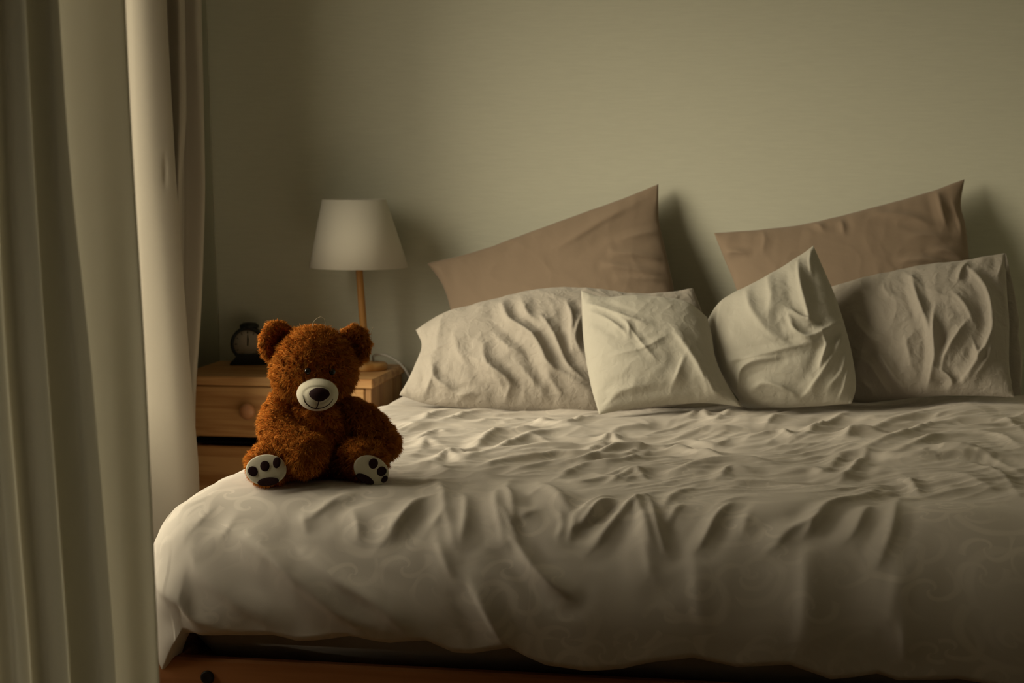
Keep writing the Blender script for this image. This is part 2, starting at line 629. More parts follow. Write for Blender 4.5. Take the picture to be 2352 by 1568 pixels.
def add_folds(H, S, T, folds):
    """raise cloth folds: each fold is (points in cloth coordinates, height, width)"""
    for pts, h, w in folds:
        C = catmull(pts, max(8, 4 * len(pts)))
        m = 3.2 * w
        lo, hi = C.min(0) - m, C.max(0) + m
        sel = (S > lo[0]) & (S < hi[0]) & (T > lo[1]) & (T < hi[1])
        if not sel.any():
            continue
        s, t = S[sel], T[sel]
        best = np.full(s.shape, 1e9)
        side = np.zeros(s.shape)
        along = np.zeros(s.shape)
        n = len(C) - 1
        for k in range(n):
            a, b = C[k], C[k + 1]
            d = b - a
            L2 = d @ d + 1e-12
            q = np.clip(((s - a[0]) * d[0] + (t - a[1]) * d[1]) / L2, 0, 1)
            ex, ey = s - (a[0] + q * d[0]), t - (a[1] + q * d[1])
            dd = ex * ex + ey * ey
            up = dd < best
            best = np.where(up, dd, best)
            side = np.where(up, np.sign(d[0] * ey - d[1] * ex), side)
            along = np.where(up, (k + q) / n, along)
        r = np.sqrt(best)
        env = np.sin(np.pi * np.clip(along * 0.86 + 0.07, 0, 1)) ** 0.7
        ww = w * np.where(side > 0, 1.25, 0.75)
        prof = 0.62 * np.exp(-(r / (0.55 * ww)) ** 2) + 0.45 * np.exp(-(r / (1.35 * ww)) ** 2) - 0.25 * np.exp(-((r - 2.2 * w) / (0.9 * w)) ** 2)
        H[sel] += h * env * prof
    return H


def pix_to_cloth(P, S, T, pts, mask=None):
    """the cloth coordinates of measured points on a surface P(S,T)"""
    px, py = project(P.reshape(-1, 3))
    s, t = S.ravel(), T.ravel()
    if mask is not None:
        k = mask.ravel()
        px, py, s, t = px[k], py[k], s[k], t[k]
    out = []
    for (x, y) in pts:
        k = np.argmin((px - x) ** 2 + (py - y) ** 2)
        out.append((s[k], t[k]))
    return out


# ---------------------------------------------------------------- the room
BACK_Y, FRONT_Y, RIGHT_X, CEIL = 5.86, -1.6, 1.30, 2.7
tag(box('floor', WALL_X - 0.2, RIGHT_X + 0.2, FRONT_Y - 0.2, BACK_Y + 0.2, -0.1, 0.0, 'floor'), kind='structure')
tag(box('ceiling', WALL_X - 0.2, RIGHT_X + 0.2, FRONT_Y - 0.2, BACK_Y + 0.2, CEIL, CEIL + 0.1, 'ceiling'), kind='structure')
tag(box('wall_back', WALL_X - 0.2, RIGHT_X + 0.2, BACK_Y, BACK_Y + 0.15, 0, CEIL, 'wall'), kind='structure')
tag(box('wall_front', WALL_X - 0.2, RIGHT_X + 0.2, FRONT_Y - 0.15, FRONT_Y, 0, CEIL, 'wall2'), kind='structure')
tag(box('wall_right', RIGHT_X, RIGHT_X + 0.15, FRONT_Y, BACK_Y, 0, CEIL, 'wall'), kind='structure')


def wall_with_window():
    V, Q, T = [], [], []
    n = 0
    for (y0, y1, z0, z1) in ((FRONT_Y, WIN_Y0, 0, CEIL), (WIN_Y1, BACK_Y, 0, CEIL), (WIN_Y0, WIN_Y1, 0, WIN_Z0), (WIN_Y0, WIN_Y1, WIN_Z1, CEIL)):
        v, q, t = box_arrays(WALL_X - 0.18, WALL_X, y0, y1, z0, z1, 0.0005)
        V.append(v); Q.append(q + n); T.append(t + n)
        n += len(v)
    return np_mesh('wall_left', np.vstack(V), np.vstack(Q), np.vstack(T), smooth=False)


tag(link('wall_left', wall_with_window(), 'wall'), kind='structure')
win = tag(box('window_1', WALL_X - 0.10, WALL_X - 0.095, WIN_Y0 + 0.03, WIN_Y1 - 0.03, WIN_Z0 + 0.03, WIN_Z1 - 0.03, 'glass', None, 0.001), kind='structure')
for nm, a in (('window_stile', (WIN_Y0, WIN_Y0 + 0.05, WIN_Z0, WIN_Z1)), ('window_stile', (WIN_Y1 - 0.05, WIN_Y1, WIN_Z0, WIN_Z1)),
              ('window_rail', (WIN_Y0 + 0.05, WIN_Y1 - 0.05, WIN_Z0, WIN_Z0 + 0.05)), ('window_rail', (WIN_Y0 + 0.05, WIN_Y1 - 0.05, WIN_Z1 - 0.05, WIN_Z1))):
    box(nm, WALL_X - 0.13, WALL_X - 0.07, *a, 'trim', win)
tag(box('baseboard_back', WALL_X, RIGHT_X, BACK_Y - 0.015, BACK_Y, 0, 0.08, 'trim'), kind='structure')
tag(box('baseboard_left', WALL_X, WALL_X + 0.015, FRONT_Y, BACK_Y - 0.015, 0, 0.08, 'trim'), kind='structure')
tag(box('baseboard_right', RIGHT_X - 0.015, RIGHT_X, FRONT_Y, BACK_Y - 0.015, 0, 0.08, 'trim'), kind='structure')

# ---------------------------------------------------------------- bed frame and mattress
BX0, BX1 = -1.37, 0.56
bed = thing('bed_frame', 'low orange-stained pine bed frame showing under the duvet hem', 'bed', ((BX0 + BX1) / 2, 4.6, 0))


def rel(o, parent):
    """meshes are written in room coordinates: shift them to their thing's base"""
    off = np.array(parent.location if parent.parent is None else parent.parent.location)
    co = np.empty(len(o.data.vertices) * 3, dtype=np.float32)
    o.data.vertices.foreach_get('co', co)
    o.data.vertices.foreach_set('co', (co.reshape(-1, 3) - off.astype(np.float32)).ravel())
    o.data.update()
    return o


rail = rel(box('foot_rail', BX0 - 0.08, BX1 + 0.03, 3.555, 3.585, 0.10, 0.245, 'rail', bed, 0.006), bed)
rel(box('head_rail', BX0 - 0.022, BX1 + 0.03, 5.79, 5.82, 0.10, 0.245, 'rail', bed, 0.006), bed)
for x in (BX0 - 0.022, BX1):
    rel(box('side_rail', x, x + 0.022, 3.585, 5.79, 0.10, 0.245, 'rail', bed, 0.006), bed)
for x in (BX0, BX1 - 0.06):
    for y in (3.59, 5.72):
        rel(box('leg', x, x + 0.06, y, y + 0.06, 0.0, 0.10, 'rail', bed, 0.004), bed)
rel(box('mattress_board', BX0, BX1, 3.585, 5.79, 0.20, 0.222, 'rail', bed), bed)
p = at_y(477, 1555, 3.555)
v, q, t = lathe([(0.0155, 0.0), (0.0155, 0.004), (0.012, 0.006), (0.006, 0.004)], 20, (p[0], 3.5555, p[2]), 'y')
bl = rel(link('bolt', np_mesh('bolt', v, q, t), 'bolt', rail), bed)

mv, mq, mt = box_arrays(BX0 + 0.005, BX1 - 0.005, 3.60, 5.78, 0.222, 0.455, 0.05)
tag(link('mattress', np_mesh('mattress', mv, mq, mt, smooth=True), 'mattress'), 'dark grey mattress showing between bed rail and duvet', 'mattress')

# ---------------------------------------------------------------- duvet
TOP_Z = 0.60
FOOT_CORE, HEAD_Y = 3.77, 5.72
A_F, B_F = 0.25, 0.25


def build_duvet():
    W = 1.80
    OL, OR, OF = 0.62, 0.62, 0.66
    s = np.arange(-OL, W + OR + 1e-6, 0.0052)
    t = np.arange(-OF, HEAD_Y - FOOT_CORE + 1e-6, 0.0050)
    S, T = np.meshgrid(s, t, indexing='ij')
    sc, tc = np.clip(S, 0, W), np.maximum(T, 0)
    Yc = FOOT_CORE + tc
    k = np.clip((Yc - FOOT_CORE) / 1.5, 0, 1)
    xl = -1.325 + 0.085 * k
    xr = 0.45 + 0.17 * k
    Xc = xl + sc / W * (xr - xl)
    ds, dt = S - sc, T - tc
    L = np.maximum(np.abs(ds), np.abs(dt))
    hyp = np.hypot(ds, dt) + 1e-9
    dx, dy = ds / hyp, dt / hyp
    wf = dy ** 2                                  # 1 on the foot side, 0 on the flanks
    a = A_F * wf + 0.17 * (1 - wf)
    b = B_F * wf + 0.22 * (1 - wf)
    La = np.pi / 2 * np.sqrt((a * a + b * b) / 2)
    # hem: where the cloth ends, varying along the foot
    hem = [(250, 1560), (320, 1540), (372, 1502), (421, 1452), (459, 1464), (520, 1458), (552, 1460), (620, 1460), (680, 1474), (799, 1466), (893, 1480), (978, 1472), (1041, 1499), (1084, 1502), (1169, 1489), (1211, 1510), (1254, 1529), (1340, 1540), (1426, 1537), (1512, 1520), (1590, 1511), (1693, 1537), (1813, 1528), (1908, 1563), (2015, 1550), (2063, 1567), (2200, 1560), (2352, 1590)]
    hw = np.array([at_y(x, y, 3.53) for x, y in hem])
    hx = np.r_[-1.8, hw[:, 0], 0.8]
    hz = np.r_[0.33, hw[:, 2], 0.26] + 0.016
    Xh = Xc + dx * a
    zh = np.interp(Xh, hx, hz) * wf + 0.20 * (1 - wf)
    zh = zh - 0.30 * (wf * (1 - wf)) * (Xc < 0)
    zh = np.maximum(zh, 0.19)
    drop = TOP_Z - zh
    Lh = La + np.maximum(drop - b, 0.01)          # cloth length down to the hem
    OM = np.where(np.abs(ds) >= np.abs(dt), OL, OF)
    Lm = L / OM * (Lh + 0.10)                     # stretched so that the last bit rolls under
    th = np.clip(Lm / La, 0, 1) * np.pi / 2
    g = a * np.sin(th)
    h = b * (1 - np.cos(th))
    e = np.clip(Lm - La, 0, None)
    e1 = np.minimum(e, Lh - La)
    g = g - 0.6 * e1 ** 2 * wf
    h = h + e1
    e2 = np.clip(Lm - Lh, 0, None)                # the rolled-under hem
    ph = np.clip(e2 / 0.10, 0, 1) * np.pi * 0.95
    g = g - 0.030 * (1 - np.cos(ph))
    h = h + 0.018 * np.sin(ph)
    X = Xc + dx * g
    Y = Yc + dy * g
    puff = 0.012 * noise2(S * 2.1 + 3, T * 2.1 + 1, 3) + 0.008 * noise2(S * 4.3, T * 4.3, 4)
    rise = 0.034 * np.clip((S - 0.9) / 0.9, 0, 1) * np.clip(T / 1.2, 0, 1)
    head_sink = -0.05 * np.clip((T - 1.55) / 0.15, 0, 1)
    Z = TOP_Z - h + (puff + rise) * np.exp(-(L / 0.25) ** 2) + head_sink
    P = np.stack([X, Y, Z], -1)
    nrm = -grid_normals(P)
    if nrm[len(s) // 2, -10][2] < 0:
        nrm = -nrm
    facing = ((CAM - P) * nrm).sum(-1) > 0
    vis = facing & (Lm < Lh)

    c5 = lambda pts: [(850 + x / 3.618, 880 + y / 3.618) for x, y in pts]
    c7 = lambda pts: [(1340 + x / 2.324, 900 + y / 2.324) for x, y in pts]
    c6 = lambda pts: [(340 + x / 2.352, 1000 + y / 2.352) for x, y in pts]
    raw = []
    # folds running over the top of the bed
    for pts, hh, ww in (
        ([(760, 560), (900, 510), (1000, 430), (1150, 380), (1330, 370)], 17, 26),
        ([(790, 640), (960, 580), (1130, 510), (1300, 440), (1500, 390), (1700, 365)], 16, 26),
        ([(640, 600), (740, 580), (850, 620)], 14, 22),
        ([(530, 660), (640, 590), (690, 610), (760, 650)], 17, 26),
        ([(610, 720), (760, 690), (1000, 690), (1100, 650), (1400, 610), (1550, 580), (1800, 560), (1900, 520), (2150, 520)], 15, 22),
        ([(1020, 690), (1300, 700), (1500, 670), (1700, 660), (1900, 610), (2100, 600), (2250, 540)], 15, 22),
        ([(1560, 790), (1650, 740), (1800, 690), (2000, 665), (2150, 640), (2300, 580)], 15, 22),
        ([(830, 790), (1100, 790), (1400, 770), (1600, 760)], 10, 18),
        ([(420, 680), (540, 690), (640, 750), (830, 780), (1100, 820)], 13, 22),
        ([(420, 560), (460, 480), (540, 490), (590, 510)], 16, 26),
        ([(370, 460), (550, 390), (640, 400)], 10, 20),
        ([(600, 310), (760, 270), (860, 240), (1000, 215)], 11, 22),
        ([(430, 310), (550, 240), (650, 220)], 11, 22),
        ([(1350, 300), (1500, 330), (1650, 330), (1740, 300), (1830, 270)], 13, 22),
        ([(2000, 410), (2100, 370), (2300, 350)], 14, 22),
        ([(1870, 490), (2010, 450), (2060, 480), (2200, 500)], 14, 20),
        ([(1600, 810), (1750, 820), (1950, 790), (2100, 800)], 10, 18),
        ([(2130, 810), (2220, 740), (2300, 720)], 14, 20),
        ([(1150, 540), (1350, 520), (1600, 510), (1800, 500)], 9, 18),
        ([(250, 330), (400, 350), (520, 330)], 9, 20),
        ([(860, 330), (1100, 300), (1250, 310)], 8, 20),
        ([(1300, 430), (1400, 450), (1520, 480)], 10, 18),
        ([(1850, 740), (1950, 770), (2150, 700), (2330, 690)], 10, 18),
    ):
        raw.append((c5(pts), hh, ww))
    for pts, hh, ww in (
        ([(0, 380), (150, 310), (300, 300), (420, 300)], 16, 22),
        ([(430, 310), (560, 320), (680, 340), (760, 350)], 18, 20),
        ([(430, 290), (560, 280), (700, 290), (770, 260)], 15, 18),
        ([(500, 430), (620, 390), (800, 370), (1000, 380)], 18, 24),
        ([(870, 250), (1040, 220), (1110, 240)], 16, 20),
        ([(480, 250), (620, 210), (850, 200), (1000, 190)], 13, 22),
        ([(980, 180), (1000, 140), (1080, 120)], 11, 18),
        ([(1180, 230), (1300, 170), (1400, 110)], 16, 22),
        ([(1400, 240), (1450, 210), (1640, 220)], 14, 20),
        ([(1420, 230), (1600, 180), (1750, 140), (1950, 110), (2100, 80)], 15, 24),
        ([(1500, 310), (1600, 260), (1800, 200), (1950, 160), (2150, 120)], 16, 24),
        ([(1650, 330), (1780, 270), (1900, 240), (2100, 230)], 14, 22),
        ([(1790, 330), (1850, 300), (2000, 310), (2200, 310)], 14, 22),
        ([(1300, 420), (1380, 350), (1500, 330), (1700, 345), (1900, 340), (2300, 330)], 15, 22),
        ([(1050, 420), (1200, 420), (1300, 450), (1440, 460)], 14, 20),
        ([(1220, 270), (1100, 290), (1000, 300)], 13, 18),
        ([(1250, 640), (1350, 590), (1500, 560), (1570, 520)], 17, 20),
        ([(1200, 760), (1250, 670), (1300, 620)], 15, 18),
        ([(1690, 450), (1750, 490), (1790, 540)], 13, 18),
        ([(1590, 900), (1650, 720), (1690, 560)], 11, 18),
        ([(1430, 780), (1460, 720), (1520, 610)], 11, 18),
        ([(0, 700), (90, 620), (200, 580)], 13, 18),
        ([(60, 820), (170, 680), (260, 590)], 16, 20),
        ([(290, 610), (330, 780), (370, 980)], 17, 18),
        ([(340, 560), (390, 700), (440, 860)], 17, 16),
        ([(420, 620), (500, 550), (600, 500)], 13, 18),
        ([(580, 830), (600, 960), (615, 1100), (640, 1250)], 13, 26),
        ([(620, 830), (670, 750), (720, 670), (790, 600)], 16, 16),
        ([(450, 710), (480, 640), (530, 600)], 12, 16),
        ([(1200, 770), (1190, 950), (1190, 1100), (1180, 1280), (1140, 1350)], 15, 30),
        ([(1700, 850), (1690, 1000), (1660, 1150), (1630, 1250)], 16, 30),
        ([(1700, 1230), (1710, 1320), (1715, 1420)], 9, 18),
        ([(850, 750), (870, 690), (890, 640)], 10, 18),
        ([(1020, 830), (1100, 740), (1250, 680)], 13, 22),
        ([(1380, 470), (1450, 400), (1510, 330)], 14, 18),
        ([(1800, 370), (2100, 390), (2250, 450), (2330, 560)], 7, 16),
        ([(1900, 300), (2150, 340), (2330, 430)], 7, 16),
        ([(1750, 420), (2000, 440), (2200, 520)], 6, 16),
        ([(2000, 200), (2200, 220), (2340, 290)], 8, 18),
        ([(2050, 160), (2250, 150), (2345, 200)], 8, 18),
        ([(700, 150), (790, 110), (860, 100)], 9, 18),
        ([(560, 130), (620, 110), (680, 140)], 11, 18),
        ([(730, 450), (780, 400), (900, 420)], 14, 18),
        ([(150, 470), (270, 430), (330, 460)], 14, 18),
        ([(760, 510), (900, 480), (1100, 500), (1350, 510)], 6, 18),
        ([(700, 620), (830, 570), (1000, 560)], 7, 20),
        ([(1880, 900), (1870, 1100), (1850, 1350)], 8, 40),
        ([(1980, 1000), (1990, 1200), (2000, 1400)], 8, 40),
    ):
        raw.append((c7(pts), hh, ww))
    # folds tumbling over the foot edge
    for pts, hh, ww in (
        ([(500, 790), (570, 850), (610, 920), (620, 1020), (650, 1150), (690, 1330)], 17, 22),
        ([(770, 920), (790, 1000), (785, 1150), (765, 1300)], 15, 18),
        ([(1040, 900), (1040, 1000), (1060, 1130), (1120, 1320)], 18, 18),
        ([(1150, 830), (1160, 920), (1190, 1040), (1210, 1150)], 19, 18),
        ([(1100, 1050), (1160, 1170), (1220, 1290)], 11, 12),
        ([(1240, 1120), (1320, 1080), (1400, 1050)], 13, 16),
        ([(1400, 830), (1500, 900), (1600, 980), (1690, 1080)], 19, 24),
        ([(1570, 1060), (1600, 1180), (1560, 1280)], 15, 16),
        ([(1700, 1090), (1700, 1180), (1650, 1290)], 14, 15),
        ([(1740, 1190), (1830, 1120), (1930, 1010), (2050, 960)], 16, 17),
        ([(1750, 1090), (1850, 1000), (2000, 940)], 15, 17),
        ([(2200, 950), (2240, 1050), (2290, 1200), (2330, 1330)], 17, 20),
        ([(2080, 1090), (2180, 1000), (2300, 930)], 14, 18),
        ([(170, 1200), (300, 1080), (400, 1000), (530, 930)], 12, 24),
        ([(510, 1200), (590, 1090), (610, 1050)], 14, 18),
        ([(200, 1320), (230, 1230), (280, 1150)], 8, 18),
        ([(1290, 940), (1380, 900), (1450, 890)], 8, 16),
    ):
        raw.append((c5(pts), hh, ww))
    for pts, hh, ww in (
        ([(460, 510), (650, 660), (850, 800), (1050, 960), (1250, 1050)], 14, 40),
        ([(850, 640), (1050, 800), (1250, 920), (1450, 1090)], 13, 34),
        ([(60, 800), (200, 930), (400, 1060)], 13, 34),
        ([(1550, 560), (1600, 680), (1650, 770)], 12, 20),
        ([(1750, 800), (1850, 1000), (1920, 1120)], 9, 24),
        ([(1950, 540), (2050, 680), (2150, 780), (2250, 860)], 14, 22),
        ([(50, 500), (150, 400), (300, 340)], 8, 26),
        ([(250, 500), (310, 430), (350, 380)], 8, 20),
        ([(400, 560), (440, 500), (470, 440)], 7, 18),
        ([(840, 430), (850, 480), (860, 530)], 10, 16),
        ([(880, 450), (980, 380), (1080, 320)], 12, 20),
        ([(1100, 410), (1130, 480), (1140, 560)], 12, 16),
        ([(1280, 580), (1400, 430), (1480, 350)], 12, 20),
        ([(1010, 370), (1060, 350), (1120, 310)], 8, 16),
        ([(560, 560), (700, 700), (900, 880), (1150, 1050)], 7, 30),
        ([(250, 700), (420, 860), (640, 1010)], 7, 34),
    ):
        raw.append((c6(pts), hh, ww))
    folds = []
    for pts, hh, ww in raw:
        cl = pix_to_cloth(P, S, T, pts, vis)
        ys = [y for x, y in pts]
        low = np.mean(ys) > 1125
        kh, kw = (0.00068, 0.00100) if low else (0.00088, 0.00090)
        if np.mean(ys) > 1230 and max(ys) - min(ys) > 110:
            kh, kw = (0.0013, 0.0009) if np.mean([x for x, y in pts]) < 1300 else (0.00055, 0.0015)   # long soft hanging folds
        cl = [(a_, b_ * (0.5 if b_ > 0 else 1.0)) for a_, b_ in cl]
        c_ = np.array(cl)
        ln = np.linalg.norm(np.diff(c_, axis=0), axis=1).sum()
        kh *= min(1.0, ln / (7.0 * ww * kw))
        folds.append((cl, hh * kh, ww * kw))
    H = np.zeros_like(S)
    add_folds(H, S, np.where(T > 0, T * 0.5, T), folds)    # folds lie flatter along the bed
    # unmeasured small rumples, stronger on top, stretched across the bed
    wx = S + 0.10 * noise2(S * 3.1, T * 3.1, 8)
    wy = T + 0.08 * noise2(S * 3.1 + 9, T * 3.1, 9)
    al, ac = (wx * 0.8 + wy * 0.6), (wy * 0.8 - wx * 0.6)       # creases run slantwise up the bed
    r1 = ridged(al * 1.9, ac * 7.5, 12)
    r2 = ridged(al * 4.0 + 3, ac * 15.0, 15)
    topw = np.exp(-(L / 0.16) ** 2) * np.clip(T / 0.15, 0, 1)
    amp = 0.5 + 0.5 * np.clip(noise2(S * 2.3 + 5, T * 2.3, 20) * 2 + 0.5, 0, 1)
    calm = 1 - 0.75 * np.exp(-(((S - 0.30) / 0.32) ** 2 + ((T - 0.0) / 0.28) ** 2))
    H += (0.0090 * (r1 - 0.8) + 0.0030 * (r2 - 0.8)) * amp * topw * calm
    front = np.clip(-T / 0.12, 0, 1) * (np.abs(ds) < 0.1)
    H += 0.004 * front * noise2(S * 7.0 + T * 3.0, T * 2.5 - S * 1.5, 22) * np.clip((-T) / 0.3, 0.3, 1)
    side = np.clip(np.abs(ds) / 0.1, 0, 1)
    H += 0.007 * side * noise2(S * 1.5, T * 6.0, 25)
    P = P + nrm * H[..., None]
    return P, S, T


P, S, T = build_duvet()
uv = np.stack([S, T], -1).reshape(-1, 2)
dq = grid_quads(*S.shape)
tag(link('duvet', np_mesh('duvet', P.reshape(-1, 3), dq, uv=uv), 'duvet'),
    'rumpled beige duvet with faint scroll print spread over the bed', 'duvet')
duvet_P = P


def duvet_height(x, y):
    d = (duvet_P[..., 0] - x) ** 2 + (duvet_P[..., 1] - y) ** 2
    k = d.ravel().argsort()[:40]
    return duvet_P[..., 2].ravel()[k].max()


# ---------------------------------------------------------------- pillows
def build_pillow(name, mat, label, base_y, base_z, lean, bottom, right, top, left, tf, tb, folds, pucker=0.004, sag=0.25, seed=0, group=None, nu=150, nv=110, mid=0.55, turn=0.0):
    """outline measured on a leaning plane, filled front and back.
    bottom/top run left to right, left/right run bottom to top."""
    st, ct = math.sin(math.radians(turn)), math.cos(math.radians(turn))
    n = np.array([-math.cos(lean) * st, -math.cos(lean) * ct, math.sin(lean)])
    upv = np.array([math.sin(lean) * st, math.sin(lean) * ct, math.cos(lean)])
    ex = np.array([ct, -st, 0.0])
    p0 = np.array([0, base_y, base_z])

    def flat(pts, k):
        Q = np.array([on_plane(x, y, p0, n) for x, y in pts])
        return catmull(np.stack([(Q - p0) @ ex, (Q - p0) @ upv], -1), k)
    B, Tp, Lf, Rt = flat(bottom, nu), flat(top, nu), flat(left, nv), flat(right, nv)
    u = np.linspace(0, 1, nu)[:, None, None]
    v = np.linspace(0, 1, nv)[None, :, None]
    C = (1 - v) * B[:, None] + v * Tp[:, None] + (1 - u) * Lf[None] + u * Rt[None] \
        - ((1 - u) * (1 - v) * B[0] + u * (1 - v) * B[-1] + (1 - u) * v * Tp[0] + u * v * Tp[-1])
    U, Vv = np.broadcast_to(u[..., 0], (nu, nv)), np.broadcast_to(v[..., 0], (nu, nv))
    f = (np.clip(1 - np.abs(2 * U - 1) ** 2.4, 0, 1) * np.clip(1 - np.abs(2 * Vv - 1) ** 2.2, 0, 1)) ** mid
    f = f * (1 + sag * (0.5 - Vv))
    mid_P = p0 + C[..., 0:1] * ex + C[..., 1:2] * upv
    A, Bc = C[..., 0], C[..., 1]
    # folds on the front, kept away from the seam
    H = np.zeros((nu, nv))
    P1 = mid_P + n * (tf * f)[..., None]
    cl = [(pix_to_cloth(P1, A, Bc, pts), h * 0.00125, w * 0.001) for pts, h, w in folds]
    add_folds(H, A.copy(), Bc.copy(), cl)
    edge = np.minimum(np.minimum(U, 1 - U) * 0.6, np.minimum(Vv, 1 - Vv) * 0.45)
    H *= np.clip(edge / 0.02, 0, 1) ** 0.6
    # seam puckers and small rumples
    du = np.minimum(U, 1 - U) * 0.6
    dv = np.minimum(Vv, 1 - Vv) * 0.45
    H += pucker * noise2(A * 26 + seed, A * 0 + 3.3 + 4 * Bc, seed) * np.exp(-dv / 0.05) * np.clip(dv / 0.012, 0, 1)
    H += pucker * noise2(Bc * 26 + seed, Bc * 0 + 7.7 + 4 * A, seed + 1) * np.exp(-du / 0.05) * np.clip(du / 0.012, 0, 1)
    H += 0.5 * pucker * (ridged(A * 6 + 0.5 * noise2(A * 5, Bc * 5, 2), Bc * 6, seed + 3) - 0.8) * np.clip(edge / 0.03, 0, 1)
    F = mid_P + n * (tf * f + H)[..., None]
    K = mid_P - n * (tb * f)[..., None]
    wob = 0.003 * noise2(A * 18, Bc * 18, seed + 6)
    F = F + n * (wob * (1 - np.clip(edge / 0.02, 0, 1)))[..., None]
    K = K + n * (wob * (1 - np.clip(edge / 0.02, 0, 1)))[..., None]
    V = np.vstack([F.reshape(-1, 3), K.reshape(-1, 3) - n * 0.001])
    q1 = grid_quads(nu, nv)
    q2 = q1[:, ::-1] + nu * nv
    k = nu * nv
    rim = []
    idx = lambda i, j: i * nv + j
    ring = [idx(i, 0) for i in range(nu)] + [idx(nu - 1, j) for j in range(1, nv)] + [idx(i, nv - 1) for i in range(nu - 2, -1, -1)] + [idx(0, j) for j in range(nv - 2, 0, -1)]
    for a, b in zip(ring, ring[1:] + ring[:1]):
        rim.append([a, a + k, b + k, b])
    base = p0 + ex * C[..., 0].mean()
    me = np_mesh(name, V - base, np.vstack([q1, q2, np.array(rim)]))
    o = link(name, me, mat)
    o.location = base
    tag(o, label, 'pillow' if 'cushion' not in name else 'cushion', group)
    return o


cA = lambda pts: [(930 + x / 2.704, 400 + y / 2.704) for x, y in pts]
cB = lambda pts: [(1600 + x / 2.658, 390 + y / 2.658) for x, y in pts]

# taupe pillow propped on the wall, left
build_pillow('pillow', 'pillow_brown', 'taupe pillow propped on the wall nearer the lamp', 5.56, 0.60, math.radians(20),
             bottom=[(1060, 890), (1200, 905), (1400, 905), (1575, 890)],
             right=[(1575, 890), (1562, 770), (1548, 665), (1525, 560), (1513, 500), (1512, 422)],
             top=[(982, 605), (1100, 575), (1230, 528), (1330, 492), (1440, 452), (1512, 422)],
             left=[(1060, 890), (1042, 780), (1033, 705), (1015, 652), (982, 605)],
             tf=0.085, tb=0.05, seed=31,
             folds=[(cA([(950, 450), (1100, 370), (1250, 280), (1420, 200)]), 9, 26), (cA([(1250, 570), (1400, 590), (1560, 620)]), 8, 12),
                    (cA([(1300, 490), (1450, 500), (1570, 530)]), 7, 12), (cA([(1330, 640), (1450, 650), (1600, 660)]), 6, 12),
                    (cA([(610, 430), (650, 410), (700, 390)]), 6, 12), (cA([(1350, 400), (1450, 380), (1560, 370)]), 5, 14),
                    (cA([(200, 560), (240, 650), (260, 760)]), 5, 16)], pucker=0.003)
# taupe pillow propped on the wall, right
build_pillow('pillow', 'pillow_brown', 'taupe pillow propped on the wall farther from the lamp', 5.56, 0.62, math.radians(20),
             bottom=[(1740, 880), (1880, 885), (2060, 880), (2240, 870)],
             right=[(2240, 870), (2234, 720), (2226, 600), (2218, 520), (2207, 470), (2215, 412)],
             top=[(1640, 535), (1740, 528), (1860, 512), (1990, 480), (2120, 445), (2215, 412)],
             left=[(1740, 880), (1718, 760), (1690, 660), (1662, 590), (1640, 535)],
             tf=0.09, tb=0.05, seed=41,
             folds=[(cB([(700, 310), (740, 340), (770, 370)]), 6, 11), (cB([(880, 310), (890, 340), (900, 380)]), 6, 10),
                    (cB([(1100, 270), (1300, 290), (1420, 330)]), 8, 14), (cB([(1460, 130), (1490, 250), (1520, 330)]), 9, 14),
                    (cB([(1250, 560), (1400, 550), (1520, 580)]), 10, 14), (cB([(1450, 490), (1530, 500), (1630, 540)]), 8, 12),
                    (cB([(1300, 410), (1420, 400), (1500, 420)]), 5, 12), (cB([(180, 510), (230, 500), (300, 510)]), 8, 10),
                    (cB([(400, 350), (410, 420), (400, 500)]), 5, 14), (cB([(1560, 200), (1600, 300), (1630, 420)]), 6, 14)], pucker=0.004)
# greige pillows
build_pillow('pillow', 'pillow_grey', 'crumpled greige pillow beside the nightstand, behind a cream cushion', 5.20, 0.605, math.radians(34),
             bottom=[(918, 908), (1000, 930), (1180, 943), (1370, 946), (1560, 930), (1640, 905)],
             right=[(1640, 905), (1640, 800), (1615, 725), (1592, 662)],
             top=[(955, 757), (1015, 722), (1120, 694), (1230, 668), (1340, 664), (1450, 676), (1530, 672), (1592, 662)],
             left=[(918, 908), (948, 850), (968, 795), (955, 757)],
             tf=0.115, tb=0.06, seed=51, turn=-6, nu=220, nv=150,
             folds=[(cA([(600, 800), (640, 900), (720, 960), (800, 1020), (850, 1110), (880, 1180), (960, 1240), (1050, 1290), (1150, 1350)]), 20, 17),
                    (cA([(480, 1050), (500, 1170), (580, 1280), (640, 1400)]), 10, 18), (cA([(400, 1130), (540, 1230), (660, 1300)]), 9, 16),
                    (cA([(850, 880), (920, 1000), (960, 1090), (1010, 1190), (1110, 1280)]), 15, 14),
                    (cA([(1000, 800), (1030, 880), (1030, 1000), (1040, 1100)]), 14, 13),
                    (cA([(1090, 880), (1070, 940), (1060, 1040), (1100, 1120)]), 11, 12),
                    (cA([(160, 1150), (180, 1260), (250, 1330), (360, 1400)]), 13, 15), (cA([(130, 1370), (150, 1310), (175, 1250)]), 10, 12),
                    (cA([(310, 1440), (370, 1390), (440, 1380)]), 11, 10), (cA([(560, 1230), (650, 1310), (620, 1440)]), 9, 13),
                    (cA([(870, 1240), (940, 1330), (1000, 1390)]), 10, 14), (cA([(700, 1180), (800, 1290), (900, 1420)]), 7, 16),
                    (cA([(300, 1000), (330, 1100), (400, 1200)]), 6, 18), (cA([(720, 780), (760, 870), (840, 930)]), 10, 15),
                    (cA([(230, 900), (200, 1000), (190, 1100)]), 7, 18), (cA([(560, 1000), (640, 1080), (720, 1110)]), 6, 14)], pucker=0.008)
